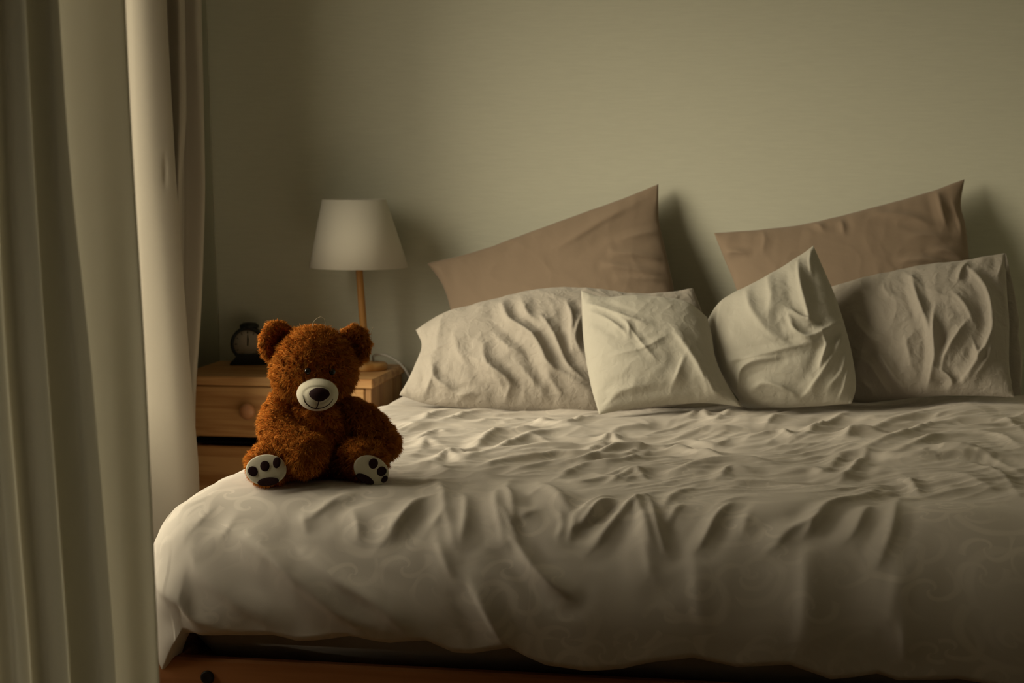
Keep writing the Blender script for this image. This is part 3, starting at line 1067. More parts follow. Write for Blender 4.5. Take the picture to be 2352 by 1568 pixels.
gr = build_pillow('pillow', 'pillow_grey', 'creased greige pillow at the right edge of the picture', 5.24, 0.630, math.radians(30),
                  bottom=[(1900, 918), (1985, 924), (2100, 912), (2200, 908), (2330, 912)],
                  right=[(2330, 912), (2318, 840), (2318, 740), (2312, 660), (2309, 581)],
                  top=[(1880, 668), (1950, 648), (2050, 625), (2140, 608), (2200, 602), (2309, 581)],
                  left=[(1900, 918), (1880, 840), (1872, 750), (1880, 668)],
                  tf=0.11, tb=0.06, seed=61, turn=13, nu=210, nv=150,
                  folds=[(cB([(1310, 650), (1340, 760), (1390, 900), (1430, 1030)]), 14, 13), (cB([(1450, 850), (1450, 1000), (1450, 1150), (1430, 1270), (1410, 1370)]), 17, 13),
                         (cB([(1660, 600), (1740, 680), (1790, 780), (1810, 900), (1800, 1010), (1730, 1130), (1660, 1250), (1580, 1330)]), 17, 14),
                         (cB([(1600, 670), (1620, 610), (1650, 570)]), 10, 10), (cB([(1650, 920), (1580, 1030), (1520, 1130), (1500, 1230)]), 12, 12),
                         (cB([(1690, 1060), (1715, 1120), (1720, 1160)]), 9, 10), (cB([(950, 870), (990, 960), (1060, 1030), (1130, 1050)]), 11, 14),
                         (cB([(970, 1160), (1060, 1200), (1150, 1330), (1200, 1390)]), 12, 12), (cB([(1110, 1130), (1200, 1260), (1290, 1380)]), 12, 12),
                         (cB([(1540, 1370), (1560, 1310), (1540, 1270), (1490, 1230)]), 13, 10), (cB([(1000, 1290), (1050, 1330), (1090, 1390)]), 9, 11),
                         (cB([(1000, 690), (1020, 720), (1040, 760)]), 6, 10), (cB([(1140, 690), (1150, 730), (1180, 770)]), 6, 10),
                         (cB([(1560, 740), (1640, 830), (1690, 930)]), 8, 13), (cB([(1270, 1000), (1290, 1120), (1320, 1220)]), 6, 14),
                         (cB([(1870, 530), (1860, 600), (1840, 650)]), 8, 10), (cB([(1830, 1010), (1780, 1150), (1700, 1290)]), 9, 14)], pucker=0.007)
# open flap of the pillowcase behind its right end
fl = build_pillow('pillowcase_flap', 'pillow_grey', 'thin darker open end of the pillowcase', 5.32, 0.62, math.radians(28),
                  bottom=[(2250, 905), (2300, 912), (2345, 906)],
                  right=[(2345, 906), (2347, 820), (2340, 770), (2341, 730), (2326, 650), (2311, 583)],
                  top=[(2230, 610), (2270, 596), (2311, 583)],
                  left=[(2250, 905), (2240, 800), (2232, 700), (2230, 610)],
                  tf=0.012, tb=0.008, seed=65, turn=13, nu=40, nv=90, folds=[], pucker=0.004)
loc = fl.location - gr.location
for k in ('label', 'category'):
    if k in fl:
        del fl[k]
fl.parent = gr
fl.location = loc
# cream cushions
build_pillow('cushion', 'pillow_white', 'cream cushion leaning on the greige pillow by the nightstand', 5.02, 0.612, math.radians(30),
             bottom=[(1376, 952), (1440, 940), (1560, 928), (1640, 926), (1702, 934)],
             right=[(1702, 934), (1668, 880), (1645, 830), (1635, 770), (1624, 728)],
             top=[(1335, 667), (1390, 683), (1450, 680), (1520, 684), (1580, 696), (1624, 728)],
             left=[(1376, 952), (1356, 880), (1340, 780), (1335, 667)],
             tf=0.10, tb=0.035, seed=71, turn=-8, nu=150, nv=130, sag=0.35,
             folds=[(cA([(1120, 810), (1220, 830), (1350, 880), (1500, 930)]), 8, 12), (cA([(1150, 860), (1250, 900), (1340, 960), (1390, 1010)]), 8, 12),
                    (cA([(1390, 940), (1480, 1070), (1560, 1150)]), 4, 8), (cA([(1680, 980), (1780, 1120), (1850, 1250), (1890, 1380)]), 12, 20),
                    (cA([(1250, 1430), (1350, 1350), (1500, 1320)]), 8, 14), (cA([(1290, 1130), (1480, 1080), (1620, 1000)]), 4, 9),
                    (cA([(1240, 1470), (1500, 1440), (1750, 1410)]), 12, 11), (cA([(1730, 1130), (1690, 1250), (1650, 1330)]), 7, 14),
                    (cA([(1880, 1280), (1920, 1360), (1980, 1400)]), 8, 12), (cA([(1320, 880), (1380, 930), (1390, 1000)]), 6, 9)], pucker=0.005)
build_pillow('cushion', 'pillow_white', 'cream cushion standing on its corner with one tip pointing up', 5.05, 0.618, math.radians(26),
             bottom=[(1692, 905), (1712, 935), (1775, 936), (1850, 934), (1956, 926)],
             right=[(1956, 926), (1966, 880), (1952, 790), (1922, 690), (1895, 625), (1868, 564)],
             top=[(1624, 735), (1660, 690), (1740, 648), (1810, 606), (1868, 564)],
             left=[(1692, 905), (1652, 860), (1632, 800), (1624, 735)],
             tf=0.115, tb=0.04, seed=81, turn=7, nu=170, nv=150, sag=0.1,
             folds=[(cB([(620, 560), (630, 680), (660, 800), (700, 930)]), 17, 16), (cB([(720, 930), (640, 900), (570, 850)]), 14, 14),
                    (cB([(560, 900), (600, 980), (680, 1020), (760, 1000), (880, 940)]), 15, 14), (cB([(770, 1000), (790, 1080), (750, 1200)]), 14, 11),
                    (cB([(300, 740), (330, 850), (400, 950), (480, 1020)]), 11, 22), (cB([(430, 640), (450, 760), (440, 900)]), 8, 20),
                    (cB([(190, 1170), (330, 1140), (520, 1100), (740, 1050)]), 9, 12), (cB([(255, 1320), (270, 1230), (340, 1180), (480, 1150)]), 13, 11),
                    (cB([(340, 1340), (420, 1310), (560, 1360), (640, 1430)]), 13, 13), (cB([(900, 990), (830, 1150), (700, 1330), (620, 1430)]), 10, 15),
                    (cB([(930, 1080), (890, 1220), (800, 1350)]), 9, 13), (cB([(950, 1180), (900, 1330), (860, 1420)]), 8, 11),
                    (cB([(150, 760), (130, 900), (120, 1050)]), 7, 16), (cB([(700, 480), (690, 560), (700, 640)]), 8, 12)], pucker=0.005)

# ---------------------------------------------------------------- nightstand
NX0, NX1, NY0, NY1, NZ = -2.07, -1.412, 5.40, 5.83, 0.636
ns = thing('nightstand', 'pine nightstand with round wooden knob between bed and curtain', 'nightstand', ((NX0 + NX1) / 2, (NY0 + NY1) / 2, 0))
rel(box('top', NX0 - 0.005, NX1 + 0.008, NY0 - 0.012, NY1, NZ - 0.030, NZ, 'pine', ns, 0.004), ns)
rel(box('back_panel', NX0 + 0.02, NX1 - 0.02, NY1 - 0.02, NY1 - 0.008, 0.08, NZ - 0.03, 'pine_v', ns), ns)
for x0, x1 in ((NX0, NX0 + 0.02), (NX1 - 0.02, NX1)):
    w3 = (NY1 - NY0 - 0.045) / 3
    for k in range(3):
        rel(box('side_plank', x0 + 0.003, x1 - 0.003, NY0 + 0.0455 + k * w3, NY0 + 0.0445 + (k + 1) * w3, 0.08, NZ - 0.03, 'pine_v', ns, 0.002), ns)
    rel(box('post', x0, x1, NY0, NY0 + 0.043, 0.0, NZ - 0.03, 'pine_v', ns, 0.002), ns)
    rel(box('leg', x0, x1, NY1 - 0.05, NY1 - 0.009, 0.0, 0.079, 'pine_v', ns, 0.002), ns)
rel(box('shelf', NX0 + 0.021, NX1 - 0.021, NY0 + 0.05, NY1 - 0.022, 0.405, 0.412, 'dark', ns, 0.002), ns)  # slot floor, shade of the open gap painted into its colour
rel(box('bottom_board', NX0 + 0.021, NX1 - 0.021, NY0 + 0.05, NY1 - 0.022, 0.08, 0.095, 'pine', ns, 0.002), ns)
for z0, z1 in ((0.436, 0.603), (0.10, 0.404)):
    d = rel(box('drawer', NX0 + 0.022, NX1 - 0.022, NY0 - 0.004, NY0 + 0.018, z0, z1, 'pine', ns, 0.004), ns)
    rel(box('drawer_box', NX0 + 0.03, NX1 - 0.03, NY0 + 0.018, NY1 - 0.03, z0 + 0.01, z1 - 0.03, 'pine', d, 0.002), ns)
    xk = [at_y(576, 947, NY0)[0]]
    xk.append(NX0 + NX1 - xk[0])
    for x in xk:
        prof = [(0.007, -0.002), (0.007, 0.012), (0.017, 0.020), (0.0255, 0.028), (0.0265, 0.035), (0.022, 0.042), (0.012, 0.046), (0.004, 0.047)]
        zc = 0.526 if z0 > 0.3 else (z0 + z1) / 2
        v, q, t = lathe(prof, 28, (x, NY0 - 0.004, zc), 'y')
        rel(link('knob', np_mesh('knob', v, q, t), 'knob', d), ns)

# ---------------------------------------------------------------- table lamp
lp = at_y(842, 846, 5.66)
LX, LY = lp[0], 5.66
lamp = thing('table_lamp', 'table lamp with pale tapered fabric shade and thin wooden stem', 'lamp', (LX, LY, NZ))


def lean_lamp(v, kx=-0.062, ky=-0.02):
    v = v.copy()
    v[:, 0] += v[:, 2] * kx
    v[:, 1] += v[:, 2] * ky
    return v


v, q, t = lathe([(0.066, 0.0), (0.070, 0.003), (0.070, 0.019), (0.066, 0.023), (0.03, 0.024), (0.016, 0.028)], 48)
link('base', np_mesh('base', v, q, t), 'lamp_wood', lamp)
v, q, t = lathe([(0.0125, 0.020), (0.0122, 0.20), (0.0118, 0.40), (0.010, 0.42)], 20)
link('stem', np_mesh('stem', lean_lamp(v), q, t), 'lamp_wood', lamp)
SB, ST, RB, RT = 0.345, 0.572, 0.166, 0.106
v, q, t = lathe([(RB - 0.003, SB), (RB, SB), (RB + (RT - RB) * 0.5, (SB + ST) / 2), (RT, ST), (RT - 0.003, ST), (RB + (RT - RB) * 0.5 - 0.003, (SB + ST) / 2), (RB - 0.003, SB)], 72, cap=False)
shade = link('shade', np_mesh('shade', lean_lamp(v), q, t), 'shade', lamp)
for z, r in ((SB + 0.002, RB - 0.004), (ST - 0.002, RT - 0.004)):
    a = np.linspace(0, 2 * np.pi, 25)
    v, q, t = tube(np.stack([r * np.cos(a), r * np.sin(a), 0 * a + z], -1), 0.0016, 6, 60)
    link('wire_ring', np_mesh('wire_ring', lean_lamp(v), q, t), 'trim', shade)
for k in range(3):
    an = 2 * np.pi * k / 3 + 0.5
    v, q, t = tube([(0.01 * math.cos(an), 0.01 * math.sin(an), 0.47), (0.05 * math.cos(an), 0.05 * math.sin(an), 0.53), ((RT - 0.004) * math.cos(an), (RT - 0.004) * math.sin(an), ST - 0.003)], 0.0014, 6, 16)
    link('spider_arm', np_mesh('spider_arm', lean_lamp(v), q, t), 'trim', shade)
v, q, t = lathe([(0.014, 0.41), (0.016, 0.42), (0.016, 0.465), (0.013, 0.47)], 20)
link('bulb_socket', np_mesh('bulb_socket', lean_lamp(v), q, t), 'trim', lamp)
v, q, t = lathe([(0.012, 0.468), (0.020, 0.49), (0.028, 0.515), (0.024, 0.54), (0.008, 0.553)], 20)
link('bulb', np_mesh('bulb', lean_lamp(v), q, t), 'cord', lamp)
cp = [at_y(858, 817, 5.70), at_y(878, 814, 5.71), at_y(900, 822, 5.72), at_y(922, 838, 5.73), at_y(938, 862, 5.74), at_y(948, 905, 5.76), at_y(952, 990, 5.78)]
cp = [np.array([LX + 0.02, LY + 0.03, NZ + 0.018])] + cp
v, q, t = tube([c - np.array(lamp.location) for c in cp], 0.0042, 8, 60)
link('power_cord', np_mesh('power_cord', v, q, t), 'cord', lamp)

# ---------------------------------------------------------------- alarm clock
cpos = at_y(571, 833, 5.74)
ck = thing('alarm_clock', 'small black alarm clock with round pale dial on the nightstand', 'clock', (cpos[0], 5.74, NZ), math.radians(14))
ck.scale = (1.1, 1.1, 1.1)
CZ = 0.066
v, q, t = lathe([(0.047, -0.028), (0.053, -0.024), (0.054, 0.0), (0.054, 0.022), (0.051, 0.027), (0.045, 0.027), (0.0435, 0.020)], 56, (0, 0, CZ), 'y')
case = link('case', np_mesh('case', v, q, t), 'clock', ck)
v, q, t = lathe([(0.0436, 0.0), (0.0436, 0.0015), (0.002, 0.0016)], 56, (0, -0.0203, CZ), 'y')
dial = link('dial', np_mesh('dial', v, q, t), 'dial', ck)
for k in range(12):
    an = k * math.pi / 6
    l0, l1, w = (0.033, 0.040, 0.0010 if k % 3 else 0.0016)
    d = np.array([math.sin(an), 0, math.cos(an)])
    s = np.array([math.cos(an), 0, -math.sin(an)])
    V = []
    for yy in (-0.0219, -0.0226):
        for r_, ss in ((l0, -1), (l0, 1), (l1, 1), (l1, -1)):
            V.append(d * r_ + s * ss * w + np.array([0, yy, CZ]))
    Fq = [[4, 5, 6, 7], [3, 2, 1, 0], [0, 1, 5, 4], [1, 2, 6, 5], [2, 3, 7, 6], [3, 0, 4, 7]]
    link('hour_mark', np_mesh('hour_mark', V, Fq, smooth=False), 'hand', dial)
for an, ln, w, yy in ((0.02, 0.032, 0.0012, -0.0232), (0.06, 0.022, 0.0020, -0.0228)):
    d = np.array([math.sin(an), 0, math.cos(an)])
    s = np.array([math.cos(an), 0, -math.sin(an)])
    V = []
    for y2 in (yy, yy - 0.0006):
        for r_, ss in ((-0.006, -1), (-0.006, 1), (ln * 0.8, 1.3), (ln, 0.0), (ln * 0.8, -1.3)):
            V.append(d * r_ + s * ss * w + np.array([0, y2, CZ]))
    link('clock_hand', np_mesh('clock_hand', V, [[0, 1, 6, 5], [1, 2, 7, 6], [2, 3, 8, 7], [3, 4, 9, 8], [4, 0, 5, 9], [5, 6, 7, 9], [0, 4, 2, 1]], [[7, 8, 9], [2, 4, 3]], smooth=False), 'hand', dial)
v, q, t = lathe([(0.022, 0.0), (0.030, 0.004), (0.030, 0.012), (0.020, 0.019), (0.006, 0.021)], 28, (0.004, 0.002, CZ + 0.046))
link('snooze_button', np_mesh('snooze_button', v, q, t), 'clock', ck)


def clock_foot():
    prof = [(-0.056, 0.0), (0.060, 0.0), (0.060, 0.006), (0.045, 0.020), (0.036, 0.036), (-0.032, 0.036), (-0.041, 0.020), (-0.056, 0.006)]
    V = [(x, -0.030, z) for x, z in prof] + [(x, 0.030, z) for x, z in prof]
    n = len(prof)
    q = [[k, (k + 1) % n, n + (k + 1) % n, n + k] for k in range(n)]
    T = []
    for k in range(1, n - 1):
        T.append([0, k + 1, k]); T.append([n, n + k, n + k + 1])
    return np_mesh('base', V, [f[::-1] for f in q], [f for f in T], smooth=False)


link('base', clock_foot(), 'clock', ck)

# ---------------------------------------------------------------- curtains
def build_curtain(name, mat, columns, z_top, z_bot, samples, rows, label, cat='curtain', ripple=0.0, extra=None):
    """columns: list of ([(px, py), ...] marking one fold line on its way down, Y of that fold line)"""
    zs = np.linspace(z_top, z_bot, rows)
    rows_pts = []
    for z in zs:
        pl = []
        for marks, Y in columns:
            W_ = np.array([at_y(x, y, Y) for x, y in marks])
            o = np.argsort(W_[:, 2])
            zz, xx = W_[o, 2], W_[o, 0]
            x = np.interp(z, zz, xx)
            if z > zz[-1] and len(zz) > 1:
                x = xx[-1] + (xx[-1] - xx[-2]) / (zz[-1] - zz[-2]) * min(z - zz[-1], 0.5) * 0.6
            pl.append((x, Y))
        rows_pts.append(pl)
    R = np.array(rows_pts)                                  # rows x columns x 2
    k = np.hanning(13); k /= k.sum()
    for c in range(R.shape[1]):
        e = np.r_[np.full(6, R[0, c, 0]), R[:, c, 0], np.full(6, R[-1, c, 0])]
        R[:, c, 0] = np.convolve(e, k, 'valid')
    P = np.zeros((samples, rows, 3))
    for r in range(rows):
        P[:, r, :2] = catmull(R[r], samples)
        P[:, r, 2] = zs[r]
    n = grid_normals(P)
    if ripple:
        a = np.linspace(0, 1, samples)[:, None] * 9
        P += n * (ripple * noise2(a + 0 * zs[None], zs[None] * 1.4 + 0 * a, 77))[..., None]
    if extra is not None:
        P = extra(P, n)
    base = np.array([P[..., 0].mean(), P[..., 1].mean(), z_bot])
    th = 0.0012
    V = np.vstack([(P + n * th).reshape(-1, 3), (P - n * th).reshape(-1, 3)]) - base
    q = grid_quads(samples, rows)
    kk = samples * rows
    ring = [i * rows for i in range(samples)] + [(samples - 1) * rows + j for j in range(1, rows)] + [i * rows + rows - 1 for i in range(samples - 2, -1, -1)] + [j for j in range(rows - 2, 0, -1)]
    rim = [[a, a + kk, b + kk, b] for a, b in zip(ring, ring[1:] + ring[:1])]
    o = link(name, np_mesh(name, V, np.vstack([q, q[:, ::-1] + kk, np.array(rim)])), mat)
    o.location = base
    return tag(o, label, cat)


def crease(P, n):
    c = at_y(374, 392, 5.06)
    d = np.hypot((P[..., 1] - c[1]) * 1.2 + (P[..., 0] - c[0]) * 1.2, (P[..., 2] - c[2]) * 0.45)
    return P + n * (0.006 * np.exp(-(d / 0.012) ** 2))[..., None]


build_curtain('curtain', 'curtain', [
    ([(162, 0), (162, 800), (162, 1500)], 4.985),
    ([(190, 0), (200, 800), (215, 1500)], 4.970),
    ([(240, 0), (265, 800), (290, 1500)], 4.995),
    ([(268, 0), (290, 800), (312, 1500)], 5.035),
    ([(305, 0), (325, 500), (345, 1000), (360, 1500)], 5.015),
    ([(345, 0), (365, 400), (400, 850), (420, 1200), (425, 1500)], 5.035),
    ([(380, 0), (402, 400), (436, 850), (456, 1080), (462, 1500)], 5.085),
    ([(372, 0), (392, 400), (420, 850), (440, 1080), (445, 1500)], 5.135),
    ([(384, 0), (394, 400), (414, 850), (425, 1080), (430, 1500)], 5.175),
    ([(410, 0), (414, 250), (408, 430), (412, 850), (420, 1500)], 5.155),
    ([(424, 0), (428, 280), (414, 430), (420, 850), (428, 1500)], 5.185),
    ([(418, 0), (420, 400), (418, 850), (422, 1500)], 5.225),
    ([(430, 0), (432, 400), (428, 850), (430, 1500)], 5.230),
    ([(456, 0), (466, 430), (458, 700), (444, 900), (440, 1500)], 5.235),
    ([(462, 0), (470, 430), (462, 700), (448, 900), (444, 1500)], 5.270),
    ([(450, 0), (456, 430), (448, 700), (436, 900), (430, 1500)], 5.305),
    ([(425, 0), (430, 430), (425, 900), (420, 1500)], 5.335),
], 2.64, 0.02, 360, 110, 'beige curtain hanging in soft folds beside the nightstand', extra=crease)

build_curtain('sheer_curtain', 'voile', [
    ([(405, 0), (420, 800), (425, 1500)], 5.845),
    ([(430, 0), (445, 800), (448, 1500)], 5.838),
    ([(455, 0), (468, 800), (470, 1500)], 5.845),
    ([(474, 0), (492, 500), (506, 800), (512, 1500)], 5.848),
], 2.64, 0.02, 60, 40, 'thin sheer curtain edge hanging between beige curtain and wall')

build_curtain('curtain', 'drape', [
    ([(286, 0), (300, 300), (332, 800), (352, 1250), (366, 1568)], 2.30),
    ([(268, 0), (280, 300), (300, 800), (322, 1250), (338, 1568)], 2.31),
    ([(200, 0), (220, 400), (250, 800), (275, 1250), (295, 1568)], 2.34),
    ([(120, 0), (150, 400), (185, 800), (215, 1250), (235, 1568)], 2.35),
    ([(85, 0), (115, 400), (150, 800), (185, 1250), (205, 1568)], 2.30),
    ([(122, 0), (146, 400), (188, 800), (226, 1250), (250, 1568)], 2.25),
    ([(132, 0), (158, 400), (204, 800), (242, 1250), (266, 1568)], 2.19),
    ([(112, 0), (130, 400), (170, 800), (208, 1250), (232, 1568)], 2.14),
    ([(78, 0), (100, 400), (125, 800), (165, 1250), (190, 1568)], 2.18),
    ([(58, 0), (78, 400), (105, 800), (138, 1250), (162, 1568)], 2.25),
    ([(40, 0), (58, 400), (85, 800), (118, 1250), (140, 1568)], 2.17),
    ([(8, 0), (22, 400), (45, 800), (80, 1250), (105, 1568)], 2.15),
    ([(-15, 0), (-8, 400), (12, 800), (48, 1250), (75, 1568)], 2.24),
    ([(-45, 0), (-40, 400), (-25, 800), (10, 1250), (40, 1568)], 2.16),
    ([(-90, 0), (-85, 400), (-75, 800), (-45, 1250), (-20, 1568)], 2.22),
    ([(-130, 0), (-128, 400), (-120, 800), (-100, 1250), (-80, 1568)], 2.16),
    ([(-190, 0), (-188, 400), (-180, 800), (-170, 1250), (-160, 1568)], 2.24),
], 2.64, 0.02, 420, 90, 'out-of-focus green-grey curtain hanging close in the left foreground')
tag(box('trim_1', WALL_X + 0.18, WALL_X + 0.22, 2.6, 5.8, 2.64, 2.70, 'trim'), kind='structure')
tag(box('trim_2', -1.75, -0.75, 2.23, 2.27, 2.64, 2.70, 'trim'), kind='structure')

# ---------------------------------------------------------------- teddy bear
bp_ = at_y(738, 1108, 3.86)
BZ = duvet_height(bp_[0], 3.86) - 0.004
bear = thing('teddy_bear', 'brown plush teddy bear with cream muzzle sitting on the duvet corner', 'teddy bear', (bp_[0], 3.86, BZ), YAW + math.atan2(438, 4000))


def ball(c, r, nu=48, nv=32, rot=None, warp=None):
    u = np.linspace(0, 2 * np.pi, nu, endpoint=False)
    v = np.linspace(0.0, np.pi, nv)
    Uu, Vv = np.meshgrid(u, v, indexing='ij')
    D = np.stack([np.sin(Vv) * np.cos(Uu), np.sin(Vv) * np.sin(Uu), np.cos(Vv)], -1).reshape(-1, 3)
    V = D * np.array(r)
    if warp is not None:
        V = warp(V, D)
    if rot is not None:
        V = V @ np.array(rot).T
    V = V + np.array(c)
    i, j = np.meshgrid(np.arange(nu), np.arange(nv - 1), indexing='ij')
    q = np.stack([i * nv + j, i * nv + j + 1, ((i + 1) % nu) * nv + j + 1, ((i + 1) % nu) * nv + j], -1).reshape(-1, 4)
    return V, q


def limb(pts, radii, n=36, samples=40, flat=1.0):
    """a stuffed limb: rounded at both ends"""
    C = catmull(pts, samples)
    s = np.linspace(0, 1, samples)
    R = np.interp(s, np.linspace(0, 1, len(radii)), radii)
    d = np.r_[0, np.cumsum(np.linalg.norm(np.diff(C, axis=0), axis=1))]
    L = d[-1]
    T = np.gradient(C, axis=0)
    T /= np.linalg.norm(T, axis=1)[:, None]
    r0, r1 = radii[0], radii[-1]
    # extend with hemispherical ends
    head = [(C[0] - T[0] * r0 * math.sin(a), T[0], r0 * math.cos(a)) for a in np.linspace(math.pi / 2 * 0.98, 0.15, 8)]
    tail = [(C[-1] + T[-1] * r1 * 0.8 * math.sin(a), T[-1], r1 * math.cos(a)) for a in np.linspace(0.15, math.pi / 2 * 0.98, 8)]
    ringz = head + [(C[k], T[k], R[k]) for k in range(samples)] + tail
    V = []
    up = np.array([0, 0, 1.0])
    a = np.linspace(0, 2 * np.pi, n, endpoint=False)
    for c, t, r in ringz:
        sd = np.cross(t, up)
        sd /= np.linalg.norm(sd) + 1e-9
        uu = np.cross(sd, t)
        V.append(c + r * (np.cos(a)[:, None] * sd + flat * np.sin(a)[:, None] * uu))
    m = len(V)
    V = np.vstack(V)
    i, j = np.meshgrid(np.arange(m - 1), np.arange(n), indexing='ij')
    q = np.stack([i * n + j, (i + 1) * n + j, (i + 1) * n + (j + 1) % n, i * n + (j + 1) % n], -1).reshape(-1, 4)
    return V, q[:, ::-1]


def vert_normals(V, q):
    fn = np.cross(V[q[:, 2]] - V[q[:, 0]], V[q[:, 3]] - V[q[:, 1]])
    n = np.zeros_like(V)
    for k in range(4):
        np.add.at(n, q[:, k], fn)
    return n / (np.linalg.norm(n, axis=1)[:, None] + 1e-12)


def vnoise(p, f, seed):
    r = np.random.default_rng(seed)
    out = np.zeros_like(p)
    for k in range(4):
        w = r.normal(size=(3, 3)) * f
        ph = r.uniform(0, 6.28, 3)
        out += np.sin(p @ w + ph)
    return out / 2.0


def furry(name, V, q, count, length0, comb=(0, 0, -0.5), skip=None, seed=0, width=0.0009, parent=None, centre=None):
    """plush: a soft body mesh with its pile of short tapering strands"""
    count, length, width = int(count * 1.5), length0 * 0.80, 0.0007
    g = np.random.default_rng(seed)
    c = V.mean(0) if centre is None else np.array(centre)
    n = vert_normals(V, q)
    if ((V - c) * n).sum() < 0:
        q = q[:, ::-1]
        n = -n
    tri = np.vstack([q[:, [0, 1, 2]], q[:, [0, 2, 3]]])
    A = np.linalg.norm(np.cross(V[tri[:, 1]] - V[tri[:, 0]], V[tri[:, 2]] - V[tri[:, 0]]), axis=1)
    pick = g.choice(len(tri), count, p=A / A.sum())
    b = g.random((count, 2))
    fl = b.sum(1) > 1
    b[fl] = 1 - b[fl]
    w0 = 1 - b.sum(1)
    t = tri[pick]
    p = V[t[:, 0]] * w0[:, None] + V[t[:, 1]] * b[:, :1] + V[t[:, 2]] * b[:, 1:]
    pn = n[t[:, 0]] * w0[:, None] + n[t[:, 1]] * b[:, :1] + n[t[:, 2]] * b[:, 1:]
    pn /= np.linalg.norm(pn, axis=1)[:, None] + 1e-12
    if skip is not None:
        keep = ~skip(p)
        p, pn = p[keep], pn[keep]
    m = len(p)
    cl = vnoise(p, 260.0, 3) * 0.34 + vnoise(p, 90.0, 4) * 0.16
    d = pn + np.array(comb) + cl + g.normal(size=(m, 3)) * 0.16
    d /= np.linalg.norm(d, axis=1)[:, None]
    ln = length * g.uniform(0.6, 1.15, m) * (1 + 0.25 * vnoise(p, 160.0, 5)[:, 0])
    sd = np.cross(d, g.normal(size=(m, 3)))
    sd /= np.linalg.norm(sd, axis=1)[:, None] + 1e-12
    root = p - pn * 0.0015
    midp = root + d * (ln * 0.55)[:, None]
    bend = np.array([0, 0, -0.35]) + cl * 0.5 + g.normal(size=(m, 3)) * 0.18
    tip = midp + (d + bend) * (ln * 0.45)[:, None]
    SV = np.stack([root - sd * width, root + sd * width, midp + sd * width * 0.75, midp - sd * width * 0.75, tip], 1).reshape(-1, 3)
    sn = pn * 0.85 + g.normal(size=(m, 3)) * 0.22
    tn = sn + d * 0.35
    SN = np.stack([sn, sn, sn, sn, tn], 1).reshape(-1, 3)
    SN /= np.linalg.norm(SN, axis=1)[:, None]
    k0 = len(V)
    base = k0 + np.arange(m) * 5
    Q2 = np.stack([base, base + 1, base + 2, base + 3], -1)
    T2 = np.stack([base + 3, base + 2, base + 4], -1)
    me = np_mesh(name, np.vstack([V, SV]), np.vstack([q, Q2]), T2, normals=np.vstack([n, SN]))
    return link(name, me, 'fur', parent if parent is not None else bear)


def rot_axes(front, up=(0, 0, 1)):
    """columns: side, front, up"""
    f = np.array(front, float); f /= np.linalg.norm(f)
    s = np.cross(f, np.array(up, float)); s /= np.linalg.norm(s)
    u = np.cross(s, f)
    return np.stack([s, f, u], 1)


HC = np.array([-0.014, -0.002, 0.262])
HR = np.array([0.0955, 0.090, 0.094])


def head_warp(V, D):
    V = V.copy()
    low = np.clip(-D[:, 2], 0, 1)
    V[:, 0] *= 1 + 0.05 * np.sin(np.clip(low, 0, 1) * np.pi) - 0.03 * np.clip(D[:, 2], 0, 1)
    V[:, 2] *= np.where(D[:, 2] > 0, 1.0 - 0.05 * np.exp(-(D[:, 0] / 0.3) ** 2) * 0, 0.93)
    V[:, 1] -= 0.010 * np.exp(-((D[:, 2] + 0.45) / 0.35) ** 2) * np.clip(-D[:, 1], 0, 1)
    return V


MC = np.array([-0.006, -0.098, 0.214])
MR = np.array([0.047, 0.046, 0.037])


def in_muzzle(p):
    return (((p - MC) / (MR * 1.02)) ** 2).sum(1) < 1.0


def eye_spots(p):
    return (np.linalg.norm(p - EYES[0], axis=1) < 0.009) | (np.linalg.norm(p - EYES[1], axis=1) < 0.009)


def on_head(lx, lz):
    x, z = (lx - HC[0]) / HR[0], (lz - HC[2]) / HR[2]
    return np.array([lx, HC[1] - HR[1] * math.sqrt(max(0, 1 - x * x - z * z)) - 0.006, lz])


EYES = [on_head(-0.0275, 0.2655), on_head(0.0275, 0.262)]
V, q = ball(HC, HR, 72, 48, None, head_warp)
head = furry('head', V, q, 30000, 0.0150, (0.0, -0.05, -0.15), lambda p: in_muzzle(p) | eye_spots(p), 1)
for e in EYES:
    V, q = ball(e, (0.0075, 0.006, 0.0075), 24, 16)
    link('eye', np_mesh('eye', V, q[:, ::-1]), 'eye', head)


def muzzle_warp(V, D):
    V = V.copy()
    V[:, 2] *= np.where(D[:, 2] < 0, 1.06, 0.96)
    # a dimple seam around the nose and down to the mouth
    r = np.hypot((D[:, 0] + 0.03) / 0.62, (D[:, 2] - 0.08) / 0.50)
    V[:, 1] += 0.0035 * np.exp(-((r - 1.0) / 0.10) ** 2) * np.clip(-D[:, 1], 0, 1)
    V[:, 1] += 0.003 * np.exp(-(D[:, 0] / 0.08) ** 2) * np.clip(-D[:, 2], 0, 1) * np.clip(-D[:, 1], 0, 1)
    return V


V, q = ball(MC, MR, 64, 44, None, muzzle_warp)
muzzle = link('muzzle', np_mesh('muzzle', V, q[:, ::-1]), 'suede', head)


def on_muzzle(lx, lz, lift=0.0008):
    x, z = (lx - MC[0]) / MR[0], (lz - MC[2]) / (MR[2] * (1.06 if lz < MC[2] else 0.96))
    y = math.sqrt(max(0.02, 1 - x * x - z * z))
    return np.array([lx, MC[1] - MR[1] * y - lift, lz])


def nose_warp(V, D):
    V = V.copy()
    V[:, 0] *= np.where(D[:, 2] < 0, 1 - 0.28 * np.abs(D[:, 2]) ** 1.5, 1.0)
    V[:, 1] += 0.006 * (V[:, 0] / 0.024) ** 2 + 0.004 * (V[:, 2] / 0.016) ** 2
    return V


